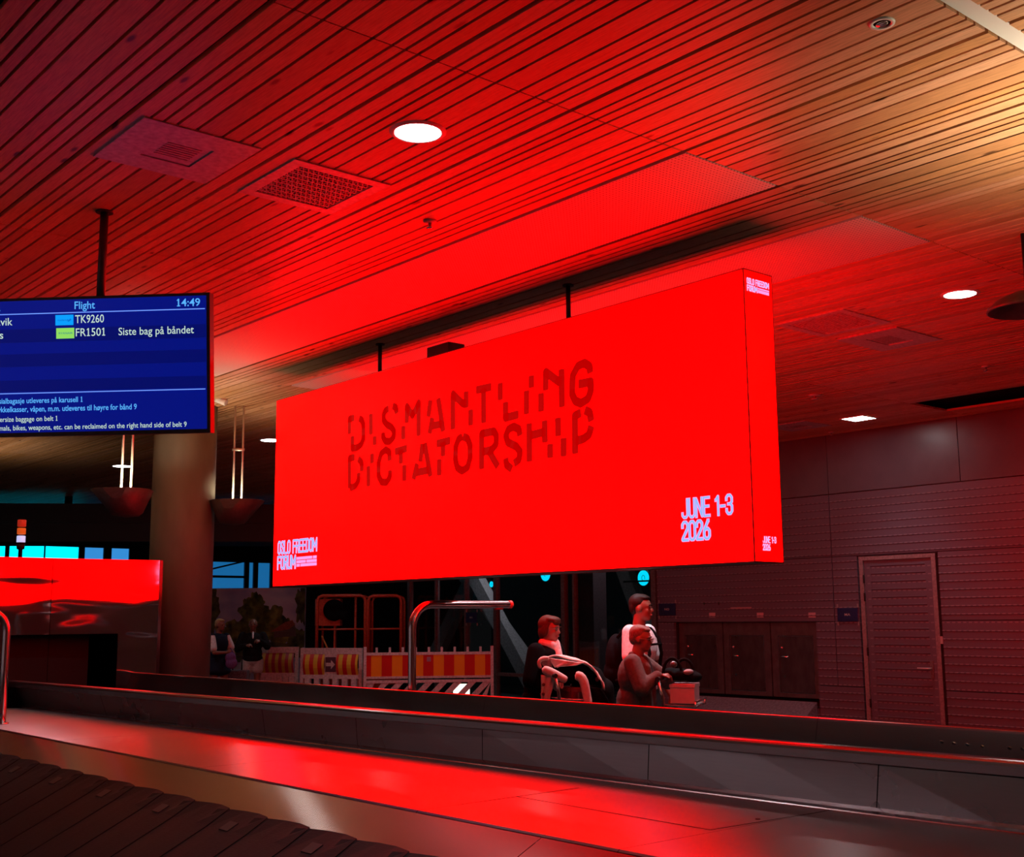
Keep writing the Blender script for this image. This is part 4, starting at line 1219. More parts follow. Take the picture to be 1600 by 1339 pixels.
RED, ORG, YEL = (.55, .012, .01), (.85, .30, .01), (.70, .50, .03)
def strip_panel(pl, u0, u1, v0, v1, M, parent, bulge=0.0, name='striped_sheet'):
    me = bpy.data.meshes.new(name); bm = bmesh.new(); uvl = bm.loops.layers.uv.new('strip')
    n = 24; rows = []
    for j in range(7):
        q = j/6
        rows.append([bm.verts.new(pl.pt(u0+(u1-u0)*i/n, v0+(v1-v0)*q, .012+bulge*math.sin(PI*q))) for i in range(n+1)])
    for j in range(6):
        for i in range(n):
            f = bm.faces.new((rows[j][i], rows[j][i+1], rows[j+1][i+1], rows[j+1][i]))
            for l, (a, b) in zip(f.loops, ((i, j), (i+1, j), (i+1, j+1), (i, j+1))): l[uvl].uv = (a/n, b/6)
    bm.to_mesh(me); bm.free(); me.materials.append(M)
    o = bpy.data.objects.new(name, me); COL.objects.link(o)
    sd = o.modifiers.new('thickness', 'SOLIDIFY'); sd.thickness = .012
    child(o, parent); return o
def barrier(x0, x1, D0, D1, label, style, top_px):
    a, b = at(x0, 1040, D0), at(x1, 1040, D1)
    ztop = at((x0+x1)/2, top_px, (D0+D1)/2).z
    pl = Plane((a.x, a.y, 0), (b.x-a.x, b.y-a.y, 0), (0, 0, 1)); L = math.hypot(b.x-a.x, b.y-a.y)
    t = thing('striped_barrier', tuple(pl.pt(L/2, 0)), label, 'barrier', 'red and yellow plastic barriers')
    H = ztop
    f = MB()
    def bar(u0, u1, v0, v1, h=.022): sheet_box(f, pl, u0, u1, v0, v1, -h, h)
    if style == 'slant':
        bar(0, .05, .06, H+.11); bar(L-.05, L, .06, H+.11)
        bar(.05, L-.05, H-.035, H+.012); s0 = H-.40
        bar(.05, L-.05, s0-.04, s0); bar(.05, L-.05, s0-.115, s0-.065)
        bar(.05, L-.05, .06, .14)
        n = 10
        for k in range(1, n):
            u = L*k/n; bar(u-.020, u+.020, H+.012, H+.10)
        # slanting bars
        k = 0; u = -.30
        while u < L-.1:
            pts = [(u, .14), (u+.13, .14), (u+.13+.36, s0-.115), (u+.36, s0-.115)]
            pts = [(min(max(p, .05), L-.05), q) for p, q in pts]
            if abs(pts[0][0]-pts[1][0])+abs(pts[2][0]-pts[3][0]) > .06:
                for h in (-.016, .016):
                    pass
                lo = [f.bm.verts.new(pl.pt(p, q, -.016)) for p, q in pts]; hi = [f.bm.verts.new(pl.pt(p, q, .016)) for p, q in pts]
                for i in range(4): f.bm.faces.new((lo[i], lo[(i+1) % 4], hi[(i+1) % 4], hi[i]))
                f.bm.faces.new(lo[::-1]); f.bm.faces.new(hi)
            u += .255
        f.build('frame', WPL, t)
        strip_panel(pl, .05, L-.05, s0, H-.035, stripes(RED, ORG, 6, .27), t)
        sk = MB(); sheet_box(sk, pl, L*.50-.035, L*.50+.035, H-.15, H-.07, .02, .026); sk.build('sticker', mat('sticker_grey', (.35, .2, .28), .5), t)
    else:
        bar(0, .06, .06, H); bar(L-.06, L, .06, H); bar(.06, L-.06, H-.11, H); s0 = H-.47
        bar(.06, L-.06, s0-.07, s0); bar(.06, L-.06, .06, .14)
        n = 6
        for k in range(n):
            u = .06+(L-.12)*(k+.5)/n; bar(u-.05, u+.05, .14, s0-.07, .03)
        f.build('frame', WPL, t)
        if style == 'arrow':
            m0, m1 = L*.40, L*.60
            strip_panel(pl, .07, m0, s0, H-.11, stripes(RED, YEL, 2.5, .25), t, .05)
            strip_panel(pl, m1, L-.07, s0, H-.11, stripes(RED, YEL, 2.5, .25), t, .05)
            g = MB(); sheet_box(g, pl, m0, m1, s0, H-.11, -.02, .02); g.build('sign_panel', WPL, t)
            sg = MB(); uu, vv = (m0+m1)/2, (s0+H-.11)/2
            sheet_box(sg, pl, m0+.02, m1-.02, vv-.13, vv+.13, .02, .028)
            sb = sg.build('arrow_board', mat('arrow_board_dark', (.08, .02, .05), .5), t)
            g = MB(); P = [(uu-.09, vv-.03), (uu+.01, vv-.03), (uu+.01, vv-.08), (uu+.09, vv), (uu+.01, vv+.08), (uu+.01, vv+.03), (uu-.09, vv+.03)]
            g.bm.faces.new([g.bm.verts.new(pl.pt(p, q, .031)) for p, q in P]); g.build('arrow', WPL, sb)
        else:
            strip_panel(pl, .08, L-.08, s0, H-.11, stripes((.30, .03, .05), (.42, .33, .05), 5, .25), t, .05)
    ft = MB()
    for u in (.12, L-.12):
        sheet_box(ft, pl, u-.10, u+.10, 0, .07, -.32, .32)
    ft.build('foot', noisy('recycled_rubber', (.03, .03, .03), .7), t)
    return t
barrier(568, 771, 21.0, 21.2, 'long red and orange striped barrier with slanting bars behind the guard hoop', 'slant', 1020)
barrier(470, 566, 21.6, 21.2, 'white plastic barrier with yellow and red curved boards and an arrow', 'arrow', 1012.5)
barrier(402, 466, 22.4, 22.2, 'dim striped barrier at the left end beside the man in shorts', 'plain', 1011)

# ================================================================== RED LIFT CAGE
LO = noisy('lift_red_paint', (.50, .06, .025), .45)
la, lb = at(490, 1000, 24.0), at(629, 1000, 24.0)
LP = Plane((la.x, la.y, 0), (lb.x-la.x, lb.y-la.y, 0), (0, 0, 1)); LL = math.hypot(lb.x-la.x, lb.y-la.y)
lift = thing('lift_platform', tuple(LP.pt(LL/2, 0, -.4)), 'red-framed lift platform with guard rails parked behind the barriers', 'lift')
def lpx(px, py): return LP.uv(px, py)
def lt(pts, r, name, h=0, mt=LO):
    return MB().tube([LP.pt(u, v_, h) for u, v_ in pts], r, 10).build(name, mt, lift)
for x0, x1 in ((496, 571), (575.5, 627)):
    for h in (0, -.75):
        u0, vt = lpx(x0, 931); u1, _ = lpx(x1, 931)
        c = .10
        lt([(u0, .62), (u0, vt-c), (u0+.03, vt-.03), (u0+c, vt), (u1-c, vt), (u1-.03, vt-.03), (u1, vt-c), (u1, .62)], .034 if h == 0 else .024, 'guard_rail', h)
        _, vm = lpx(560, 983); lt([(u0, vm), (u1, vm)], .018, 'mid_rail', h)
u0, _ = lpx(552, 960); lt([(u0, .6), (u0, lpx(552, 932)[1])], .026, 'post', -.35)
u0, v0 = lpx(488, 978); u1, v1 = lpx(538, 935)
b = MB(); sheet_box(b, LP, u0, u1-.12, v0, v1, -.62, -.3); b.build('motor_cover', LO, lift)
b = MB(); sheet_box(b, LP, u0+.38, u1-.22, .6, v0, -.55, -.35); b.build('control_column', LO, lift)
cc = LP.pt(*lpx(519, 953), -.27)
M = Matrix((LP.u, LP.v, LP.n)).transposed().to_4x4()
MB().lathe([(.05, -.02), (.20, -.015), (.22, .02), (.20, .05), (.12, .06), (.05, .055)], cc, 24, M=M).build('fan_wheel', DARK, lift)
cc2 = LP.pt(*lpx(533, 960), -.25)
MB().lathe([(.02, 0), (.11, .01), (.11, .04), (.02, .05)], cc2, 18, M=M).build('fan_wheel', DARK, lift)
b = MB(); sheet_box(b, LP, 0, LL, .50, .62, -.85, .06); b.build('deck', BLACKM, lift)
b = MB()
for u in (.25, LL-.25):
    for h in (-.12, -.68): b.lathe([(.10, -.05), (.16, -.05), (.16, .05), (.10, .05)], LP.pt(u, .16, h), 20, M=M)
b.build('wheel', RUBBER, lift)
b = MB(); sheet_box(b, LP, .1, LL-.1, .16, .44, -.65, -.15); b.build('chassis', LO, lift)
b = MB(); u, v_ = lpx(504, 1000); stroke(b, LP, [lpx(502, 994), lpx(511, 1013)], .03, -.2)
sh_ = tag(MB().tube([LP.pt(*lpx(501, 994), -.15), LP.pt(*lpx(512, 1017), -.12)], .018, 8).build('handle', mat('orange_handle', (.6, .22, .05), .5), lift))
b.bm.free()

# floor lamp glare behind the barrier: low work light standing on the floor
wq = at(721, 1079, 21.9)
wl = thing('work_light', (wq.x, wq.y, 0), 'small bright work light low behind the slanting bars of the barrier', 'work light')
MB().box(wq.x-.05, wq.x+.05, wq.y-.05, wq.y+.05, 0, wq.z-.13).build('stand', BLACKM, wl)
Mw = Matrix.Translation(wq) @ Matrix((LP.u, LP.v, LP.n)).transposed().to_4x4()
MB().box(-.17, .17, -.14, .14, -.08, -.001, Mw).build('housing', BLACKM, wl)
MB().box(-.15, .15, -.12, .12, 0, .006, Mw).build('lamp_lens', mat('worklight_lens', (1, 1, 1), .4, emit=(1, .86, .68), strength=2.0), wl)

# ================================================================== PEOPLE
def capsule(mb, a, b, ra, rb, seg=14):
    a, b = Vector(a), Vector(b)
    if (b-a).length > 1e-5: mb.tube([a, a.lerp(b, .5), b], ra, seg, True, [ra, (ra+rb)/2, rb])
    mb.ball(a, ra, seg=seg); mb.ball(b, rb, seg=seg)
def fuse(name, prims, voxel, material, frame, parent=None, smooth=6, fac=.5):
    """melt overlapping tapered limbs and ellipsoids into one continuous skin"""
    mb = MB()
    for p in prims:
        if p[0] == 'cap': capsule(mb, *p[1:])
        else:
            _, c, r = p[:3]
            Rm = p[3] if len(p) > 3 else Matrix.Identity(4)
            mb.ball(Vector(c), 1, M=Rm @ Matrix.Diagonal((*r, 1)), seg=18)
    me = bpy.data.meshes.new(name); bmesh.ops.recalc_face_normals(mb.bm, faces=mb.bm.faces[:]); mb.bm.to_mesh(me); mb.bm.free()
    t = bpy.data.objects.new('melt', me); COL.objects.link(t)
    rm = t.modifiers.new('r', 'REMESH'); rm.mode = 'VOXEL'; rm.voxel_size = voxel
    sm = t.modifiers.new('s', 'SMOOTH'); sm.iterations = smooth; sm.factor = fac
    dg = bpy.context.evaluated_depsgraph_get()
    out = bpy.data.meshes.new_from_object(t.evaluated_get(dg))
    bpy.data.objects.remove(t); bpy.data.meshes.remove(me)
    out.name = name
    for p in out.polygons: p.use_smooth = True
    out.materials.clear(); out.materials.append(material)
    out.transform(frame)
    o = bpy.data.objects.new(name, out); COL.objects.link(o)
    if parent is not None: child(o, parent)
    return o
def rotz(a): return Matrix.Rotation(a, 4, 'Z')
def hand(prims, wrist, d, palm, s=1.0, curl=.5, side=1):
    """palm, four fingers of different length and a thumb from the side of the palm"""
    d = Vector(d).normalized(); pn = Vector(palm).normalized(); pn = (pn-d*pn.dot(d)).normalized(); sd = d.cross(pn)*side
    w_ = Vector(wrist)
    for k, off in enumerate((-.030, -.010, .010, .029)):
        a = w_+d*.015*s+sd*off*.6*s; b = w_+d*.078*s+sd*off*s
        prims.append(('cap', a, b, .013*s, .012*s))
        L = (.058, .074, .080, .070)[k]*s
        c = b+d*L*.5*math.cos(curl)+pn*L*.5*math.sin(curl)
        e = c+d*L*.5*math.cos(curl*2.1)+pn*L*.5*math.sin(curl*2.1)
        prims.append(('cap', b, c, .0095*s, .009*s)); prims.append(('cap', c, e, .009*s, .0075*s))
    t0 = w_+d*.025*s+sd*.026*s; t1 = t0+d*.034*s+sd*.026*s+pn*.012*s; t2 = t1+d*.030*s+sd*.004*s+pn*.020*s
    prims.append(('cap', t0, t1, .013*s, .011*s)); prims.append(('cap', t1, t2, .0105*s, .009*s))

SKIN = noisy('skin', (.22, .085, .06), .5, scale=(4, 4, 4), amt=.06)
SKIN2 = noisy('skin_tanned', (.17, .07, .045), .5, scale=(4, 4, 4), amt=.06)
def person(label, H, loc, facing, joints, clothes, hairs, skin=SKIN, voxel=.009, glasses=False, head_turn=0.0, head_drop=0.0, lean=0.0, shoulders=.19, belly=.0):
    f = Vector(facing); f.z = 0; f.normalize(); l = Vector((-f.y, f.x, 0))
    FR = Matrix((f, l, Vector((0, 0, 1)))).transposed().to_4x4(); FR.translation = Vector(loc)
    h = H/1.75
    sx = math.sin(lean); J = {}
    hipz = .93*h; J['pelvis'] = Vector((0, 0, hipz)); 
    def up_(z): return Vector((math.sin(lean)*(z-hipz), 0, hipz+math.cos(lean)*(z-hipz)))
    J['waist'] = up_(1.07*h); J['chest'] = up_(1.28*h); J['neck'] = up_(1.46*h)
    for s, n_ in ((1, 'l'), (-1, 'r')):
        J['sh'+n_] = up_(1.405*h)+Vector((0, s*shoulders*h, 0))
        J['hip'+n_] = Vector((0, s*.095*h, hipz-.02)); 
        fo = joints.get('foot'+n_, (0, .10*s))
        J['ank'+n_] = Vector((fo[0], fo[1] if len(fo) > 1 else .1*s, .085*h))
        J['kne'+n_] = (J['hip'+n_]+J['ank'+n_])/2+Vector((.05, 0, .01))
        J['elb'+n_] = Vector(joints['elb'+n_]); J['wri'+n_] = Vector(joints['wri'+n_])
    P = []
    cap_ = lambda a, b, ra, rb: P.append(('cap', J[a] if isinstance(a, str) else a, J[b] if isinstance(b, str) else b, ra*h, rb*h))
    P.append(('ell', J['pelvis'], (.125*h, .165*h, .13*h))); P.append(('ell', J['waist'], (.115*h+belly, .145*h, .15*h)))
    P.append(('ell', J['chest'], (.12*h, .17*h, .19*h))); P.append(('ell', up_(1.38*h), (.085*h, .175*h, .07*h)))
    hc = J['neck']+Matrix.Rotation(lean*.3, 3, 'Y') @ Vector((.03*h, 0, .150*h)) + Vector((.05*head_drop, 0, -.03*head_drop))
    cap_('neck', hc-Vector((.02, 0, .05))*h, .058, .052); P.append(('cap', up_(1.38*h), J['neck'], .08*h, .058*h))
    for s, n_ in ((1, 'l'), (-1, 'r')):
        cap_('hip'+n_, 'kne'+n_, .092, .058); cap_('kne'+n_, 'ank'+n_, .056, .038)
        P.append(('ell', J['kne'+n_].lerp(J['ank'+n_], .3)+Vector((-.02*h, 0, 0)), (.05*h, .048*h, .11*h)))
        P.append(('cap', J['ank'+n_]+Vector((-.03, 0, -.045))*h, J['ank'+n_]+Vector((.13, .01*s, -.058))*h, .038*h, .027*h))
        cap_('sh'+n_, 'elb'+n_, .052, .040); cap_('elb'+n_, 'wri'+n_, .040, .026)
        d = J['wri'+n_]-J['elb'+n_]
        hd_ = joints.get('hand'+n_, d); pl_ = joints.get('palm'+n_, (0, -s, -.3))
        hand(P, J['wri'+n_], hd_, pl_, h, joints.get('curl', .6), s)
    HM = rotz(head_turn) @ Matrix.Rotation(head_drop, 4, 'Y')
    def hp_(x, y, z): return hc + (HM.to_3x3() @ Vector((x, y, z)))*h
    def hell(x, y, z, rx, ry, rz): P.append(('ell', hp_(x, y, z), (rx*h, ry*h, rz*h), HM))
    hell(-.012, 0, .028, .094, .076, .088); hell(.022, 0, -.030, .066, .058, .078); hell(.052, 0, -.082, .032, .036, .026); hell(.02, 0, -.06, .055, .055, .040)
    hell(.062, 0, .022, .024, .056, .018); hell(.050, .034, -.020, .026, .022, .024); hell(.050, -.034, -.020, .026, .022, .024)
    P.append(('cap', hp_(.080, 0, .008), hp_(.096, 0, -.022), .009*h, .013*h))
    hell(.072, 0, -.056, .018, .024, .014)
    for s in (1, -1): hell(-.008, s*.078, -.006, .020, .010, .031)
    root = fuse('person', P, voxel, skin, FR, None, 3, .4)
    tag(root, label, 'person', joints.get('group'))
    for s in (1, -1):
        e = MB().ball(FR @ hp_(.0795, s*.031, .004), (.0105*h, .0125*h, .0075*h), seg=10); e.build('eye', mat('eye_dark', (.02, .015, .012), .25), root)
        b = MB(); b.tube([FR @ hp_(.086, s*.015, .026), FR @ hp_(.087, s*.032, .031), FR @ hp_(.076, s*.050, .026)], .0045*h, 6); b.build('eyebrow', hairs[0], root)
    b = MB(); b.tube([FR @ hp_(.082, .022, -.055), FR @ hp_(.089, 0, -.054), FR @ hp_(.082, -.022, -.055)], .0055*h, 8); b.build('mouth', mat('lips', (.30, .09, .08), .5), root)
    if glasses:
        g = MB()
        for s in (1, -1):
            g.tube([FR @ hp_(.101, s*(.033+.024*math.cos(a*PI/6)), .002+.018*math.sin(a*PI/6)) for a in range(13)], .0025*h, 6, False)
            g.tube([FR @ hp_(.100, s*.057, .006), FR @ hp_(.0, s*.086, .008)], .0025*h, 6)
        g.tube([FR @ hp_(.103, .01, .006), FR @ hp_(.103, -.01, .006)], .0025*h, 6)
        g.build('glasses', mat('glasses_frame', (.3, .25, .22), .3, .6), root)
    hm_, shape = hairs
    HP = []
    for (x, y, z, rx, ry, rz) in shape: HP.append(('ell', hp_(x, y, z), (rx*h, ry*h, rz*h), HM))
    low_spec(hm_); fuse('hair', HP, .007, hm_, FR, root, 2, .3)
    for nm, mt, fn in clothes:
        fuse(nm, fn(J, h, up_), voxel, mt, FR, root, 4, .5)
    return root, FR, J, hp_, h
HAIR_SHORT = [(-.030, 0, .050, .086, .083, .080), (-.012, 0, .085, .085, .070, .042), (-.062, 0, .012, .050, .074, .070), (.030, 0, .088, .048, .062, .022)]
HAIR_BOB = [(-.034, 0, .040, .092, .090, .088), (.010, 0, .088, .082, .078, .036), (-.060, 0, -.03, .055, .078, .080), (-.020, .074, -.01, .040, .020, .060), (-.020, -.074, -.01, .040, .020, .060), (.062, 0, .070, .026, .060, .030)]
def shirt(J, h, up_, sleeve=.6, loose=.022, long=.0):
    P = [('ell', J['chest'], ((.12+loose)*h, (.17+loose)*h, .20*h)), ('ell', J['waist'], ((.115+loose)*h, (.148+loose)*h, .17*h)), ('ell', up_(1.385*h), ((.085+loose)*h, (.178+loose*.5)*h, .065*h)),
         ('ell', J['pelvis']+Vector((0, 0, .03)), ((.125+loose)*h, (.165+loose)*h, .12*h))]
    for n_ in 'lr':
        e = J['sh'+n_].lerp(J['elb'+n_], min(1, sleeve))
        P.append(('cap', J['sh'+n_], e, (.055+loose*.6)*h, (.046+loose*.7)*h))
        if sleeve > 1:
            P.append(('cap', J['elb'+n_], J['elb'+n_].lerp(J['wri'+n_], sleeve-1), (.044+loose*.6)*h, (.032+loose*.5)*h))
    if long:
        for k in range(6):
            z = J['pelvis'].z-long*k/5
            P.append(('ell', (J['pelvis'].x-.0, 0, z), ((.135+loose+.012*k)*h, (.17+loose+.010*k)*h, .09*h)))
    return P
def trousers(J, h, up_, frac=1.0, loose=.016):
    P = [('ell', J['pelvis'], ((.125+loose)*h, (.166+loose)*h, .125*h))]
    for n_ in 'lr':
        a, k, q = J['hip'+n_], J['kne'+n_], J['ank'+n_]
        if frac < .5: P.append(('cap', a, a.lerp(k, frac*2), (.096+loose)*h, (.085+loose)*h))
        else:
            P.append(('cap', a, k, (.094+loose)*h, (.064+loose)*h)); P.append(('cap', k, k.lerp(q, (frac-.5)*2*.95), (.064+loose)*h, (.050+loose)*h))
    return P
def shoes(J, h, up_):
    P = []
    for s, n_ in ((1, 'l'), (-1, 'r')):
        P.append(('cap', J['ank'+n_]+Vector((-.035, 0, -.043))*h, J['ank'+n_]+Vector((.14, .01*s, -.05))*h, .043*h, .034*h))
    return P
def low_spec(M, v=.12):
    M.node_tree.nodes['Principled BSDF'].inputs['Specular IOR Level'].default_value = v
    return M
cloth = lambda n, c: low_spec(noisy(n, c, .85, scale=(9, 9, 9), amt=.18, bump=.15))
rh = Vector((RT.x, RT.y, 0)).normalized(); fh = Vector((fw.x, fw.y, 0)).normalized()
def stand(px, D):
    q = at(px, 1000, D); return Vector((q.x, q.y, 0))

# man in a white T-shirt with a black backpack
HAIR_BLACK = noisy('black_hair', (.012, .009, .008), .55, scale=(40, 40, 12), amt=.4)
man, FRm, Jm, hpm, hm_ = person('man in a white T-shirt and black trousers carrying a dark backpack, facing right', 1.83, stand(999, 10.9), rh*.84-fh*.54,
    dict(elbl=(.03, .27, 1.13), wril=(.16, .29, .90), elbr=(.02, -.27, 1.13), wrir=(.17, -.25, .90), footl=(.16, .10), footr=(-.14, -.10), curl=.7),
    [('t_shirt', cloth('white_cotton', (.66, .62, .64)), lambda J, h, u: shirt(J, h, u, .62, .024)),
     ('trousers', cloth('black_trousers', (.012, .012, .014)), lambda J, h, u: trousers(J, h, u)),
     ('shoes', cloth('dark_shoes', (.03, .03, .03)), shoes)],
    (HAIR_BLACK, HAIR_SHORT), SKIN2, head_turn=.28, shoulders=.175)
bp = thing('backpack', tuple(FRm @ Vector((-.25, 0, .95))), 'dark backpack worn on the back of the man in white', 'backpack')
BPM = low_spec(cloth('backpack_black', (.005, .005, .006)), .04)
fuse('bag_body', [('ell', (-.235, 0, 1.22), (.095, .145, .24)), ('ell', (-.245, 0, 1.10), (.105, .15, .14)), ('ell', (-.27, 0, 1.12), (.09, .11, .11))], .012, BPM, FRm, bp, 4)
for s in (1, -1):
    m1 = MB(); m1.tube([FRm @ Vector(p) for p in ((-.17, s*.10, 1.42), (-.06, s*.115, 1.525), (.06, s*.115, 1.50), (.135, s*.115, 1.42), (.160, s*.12, 1.28), (.11, s*.165, 1.13), (-.02, s*.20, 1.06), (-.16, s*.16, 1.04))], .016, 10)
    m1.build('strap', BPM, bp)
m1 = MB(); m1.tube([FRm @ Vector(p) for p in ((.160, .12, 1.36), (.18, 0, 1.365), (.160, -.12, 1.36))], .010, 8); m1.build('chest_strap', BPM, bp)

# woman in a long taupe cardigan
HAIR_GREY = noisy('ash_grey_hair', (.17, .145, .12), .6, scale=(40, 40, 10), amt=.4)
wl_ = stand(986, 9.6)
fac_w = rh*.95-fh*.30
wom, FRw, Jw, hpw, hw_ = person('older woman in long taupe cardigan and glasses pushing the cart with the pale box', 1.56, wl_, fac_w,
    dict(elbl=(.24, .24, 1.09), wril=(.36, .16, 1.155), elbr=(.13, -.25, 1.06), wrir=(.25, -.17, 1.155), footl=(.12, .09), footr=(-.12, -.09), handl=(1, -.1, .12), handr=(1, .1, .12), palml=(0, 0, -1), palmr=(0, 0, -1), curl=.75),
    [('cardigan', cloth('taupe_knit', (.125, .092, .084)), lambda J, h, u: shirt(J, h, u, 1.90, .042, .56)+[('ell', u(1.0*h)+Vector((.01, 0, 0)), (.165*h, .20*h, .28*h)), ('ell', u(.78*h), (.16*h, .195*h, .24*h))]+[('cap', u(1.47*h)+Vector((-.03, s_*.07, 0)), u(1.36*h)+Vector((.10, s_*.085, 0)), .035*h, .04*h) for s_ in (1, -1)]+[('cap', u(1.36*h)+Vector((.10, s_*.085, 0)), u(.98*h)+Vector((.135, s_*.10, 0)), .04*h, .045*h) for s_ in (1, -1)]),
     ('blouse', cloth('grey_blouse', (.04, .028, .032)), lambda J, h, u: [('ell', u(1.30*h)+Vector((.062*h, 0, 0)), (.098*h, .085*h, .17*h)), ('ell', u(1.02*h)+Vector((.070*h, 0, 0)), (.100*h, .080*h, .20*h))]),
     ('trousers', cloth('pale_trousers', (.34, .26, .28)), lambda J, h, u: trousers(J, h, u)),
     ('shoes', cloth('dark_shoes', (.03, .03, .03)), shoes)],
    (HAIR_GREY, HAIR_SHORT), SKIN, glasses=True, head_drop=.10, lean=.10, shoulders=.185, belly=.04)

# woman in a black coat leaning over the other cart
HAIR_BROWN = noisy('auburn_hair', (.055, .022, .014), .55, scale=(40, 40, 10), amt=.4)
bl_ = stand(843, 10.5)
wob, FRb, Jb, hpb, hb_ = person('person in a black coat and pale scarf with short auburn hair behind the coat-laden cart', 1.65, bl_, rh*.86-fh*.50,
    dict(elbl=(.12, .28, 1.06), wril=(.33, .24, 1.00), elbr=(.06, -.27, 1.08), wrir=(.12, -.22, 1.02), footl=(.08, .10), footr=(-.14, -.10), curl=.8),
    [('coat', low_spec(cloth('black_wool', (.004, .004, .0045)), .03), lambda J, h, u: shirt(J, h, u, 1.95, .045, .42)),
     ('scarf', cloth('pale_scarf', (.58, .50, .50)), lambda J, h, u: [('cap', u(1.47*h)+Vector((.075*h, .02, 0)), u(1.28*h)+Vector((.150*h, .0, 0)), .050*h, .055*h), ('cap', u(1.28*h)+Vector((.150*h, 0, 0)), u(1.10*h)+Vector((.150*h, -.01, 0)), .055*h, .060*h), ('cap', u(1.485*h)+Vector((-.02, .055, 0)), u(1.46*h)+Vector((.07, .03, 0)), .035*h, .04*h), ('cap', u(1.485*h)+Vector((-.02, -.055, 0)), u(1.46*h)+Vector((.07, -.03, 0)), .035*h, .04*h)]),
     ('trousers', cloth('black_trousers', (.012, .012, .014)), lambda J, h, u: trousers(J, h, u)),
     ('shoes', cloth('dark_shoes', (.03, .03, .03)), shoes)],
    (HAIR_BROWN, HAIR_BOB), SKIN, head_drop=.12, lean=.14)

# two far passengers in front of the mural
HAIR_BLOND = noisy('blond_hair', (.36, .25, .13), .6, scale=(40, 40, 10), amt=.3)
NAVY = cloth('navy_dress', (.012, .016, .035))
far1, FR1, J1, hp1, h1_ = person('far blond person in a navy dress with white sleeves beside the concrete column, facing right', 1.66, stand(342, 21.0), rh*.85-fh*.5,
    dict(elbl=(.12, .22, 1.09), wril=(.26, .04, 1.10), elbr=(.13, -.24, 1.06), wrir=(.28, -.02, 1.06), footl=(.10, .10), footr=(-.10, -.10), curl=.8),
    [('sleeves', cloth('white_cotton', (.66, .62, .64)), lambda J, h, u: [('cap', J['sh'+n_], J['sh'+n_].lerp(J['elb'+n_], .75), .072*h, .068*h) for n_ in 'lr']+[('ell', u(1.43*h), (.08*h, .10*h, .035*h))]),
     ('dress', NAVY, lambda J, h, u: shirt(J, h, u, .05, .030, .14)),
     ('shoes', cloth('white_shoes', (.55, .52, .55)), shoes)],
    (HAIR_BLOND, HAIR_SHORT), SKIN, voxel=.013)
far2, FR2, J2, hp2, h2_ = person('far man in a black jacket and white shorts in front of the mural', 1.66, stand(395, 22.0), -fh*.97+rh*.2,
    dict(elbl=(.06, .26, 1.14), wril=(.20, .14, 1.24), elbr=(.05, -.27, 1.10), wrir=(.22, -.12, 1.16), footl=(.02, .11), footr=(.02, -.11), handl=(.3, -.9, .1), handr=(.3, .9, .2), curl=.7),
    [('jacket', cloth('black_jacket', (.010, .010, .012)), lambda J, h, u: shirt(J, h, u, 1.9, .040)),
     ('shirt_front', cloth('white_cotton', (.66, .62, .64)), lambda J, h, u: [('cap', u(1.47*h)+Vector((.07*h, 0, 0)), u(1.36*h)+Vector((.150*h, 0, 0)), .025*h, .018*h)]),
     ('shorts', cloth('white_shorts', (.42, .46, .46)), lambda J, h, u: trousers(J, h, u, .17, .030)),
     ('shoes', cloth('dark_shoes', (.03, .03, .03)), shoes)],
    (noisy('thin_grey_hair', (.16, .12, .10), .6), [(-.035, 0, .036, .084, .080, .074)]), SKIN2, voxel=.013, glasses=True)
# things they carry
q = FR1 @ Vector((.30, -.02, .98))
pb_ = thing('handbag', tuple(q), 'purple bag held at the waist by the far blond person', 'bag')
fuse('bag_body', [('ell', (0, 0, .0), (.10, .05, .10)), ('ell', (.02, 0, -.10), (.11, .055, .10))], .012, cloth('purple_cloth', (.17, .08, .26)), Matrix.Translation(q) @ rotz(math.atan2(rh.y, rh.x)), pb_)
MB().tube([q+Vector((0, 0, .06))+rh*-.06, q+Vector((0, 0, .16)), q+Vector((0, 0, .06))+rh*.06], .010, 8).build('handle', cloth('purple_cloth', (.17, .08, .26)), pb_)
# dark luggage on the floor between them
q = stand(372, 21.4)
st = thing('suitcase', tuple(q), 'patterned dark suitcase standing between the two far passengers', 'suitcase')
MM = Matrix.Translation(q) @ rotz(math.atan2(rh.y, rh.x))
MB().box(-.20, .20, -.12, .12, .06, .74, MM, bevel=.03).build('shell', noisy('patterned_shell', (.10, .09, .11), .5, scale=(14, 14, 14), amt=.9), st)
MB().tube([MM @ Vector(p) for p in ((-.08, 0, .72), (-.08, 0, .98), (.08, 0, .98), (.08, 0, .72))], .011, 8).build('handle', BLACKM, st)
wm = MB()
for sx_ in (-.15, .15): wm.lathe([(.02, -.02), (.04, -.018), (.04, .018), (.02, .02)], MM @ Vector((sx_, .06, .04)), 12, axis='Y'); wm.lathe([(.02, -.02), (.04, -.018), (.04, .018), (.02, .02)], MM @ Vector((sx_, -.06, .04)), 12, axis='Y')
wm.build('wheel', RUBBER, st)

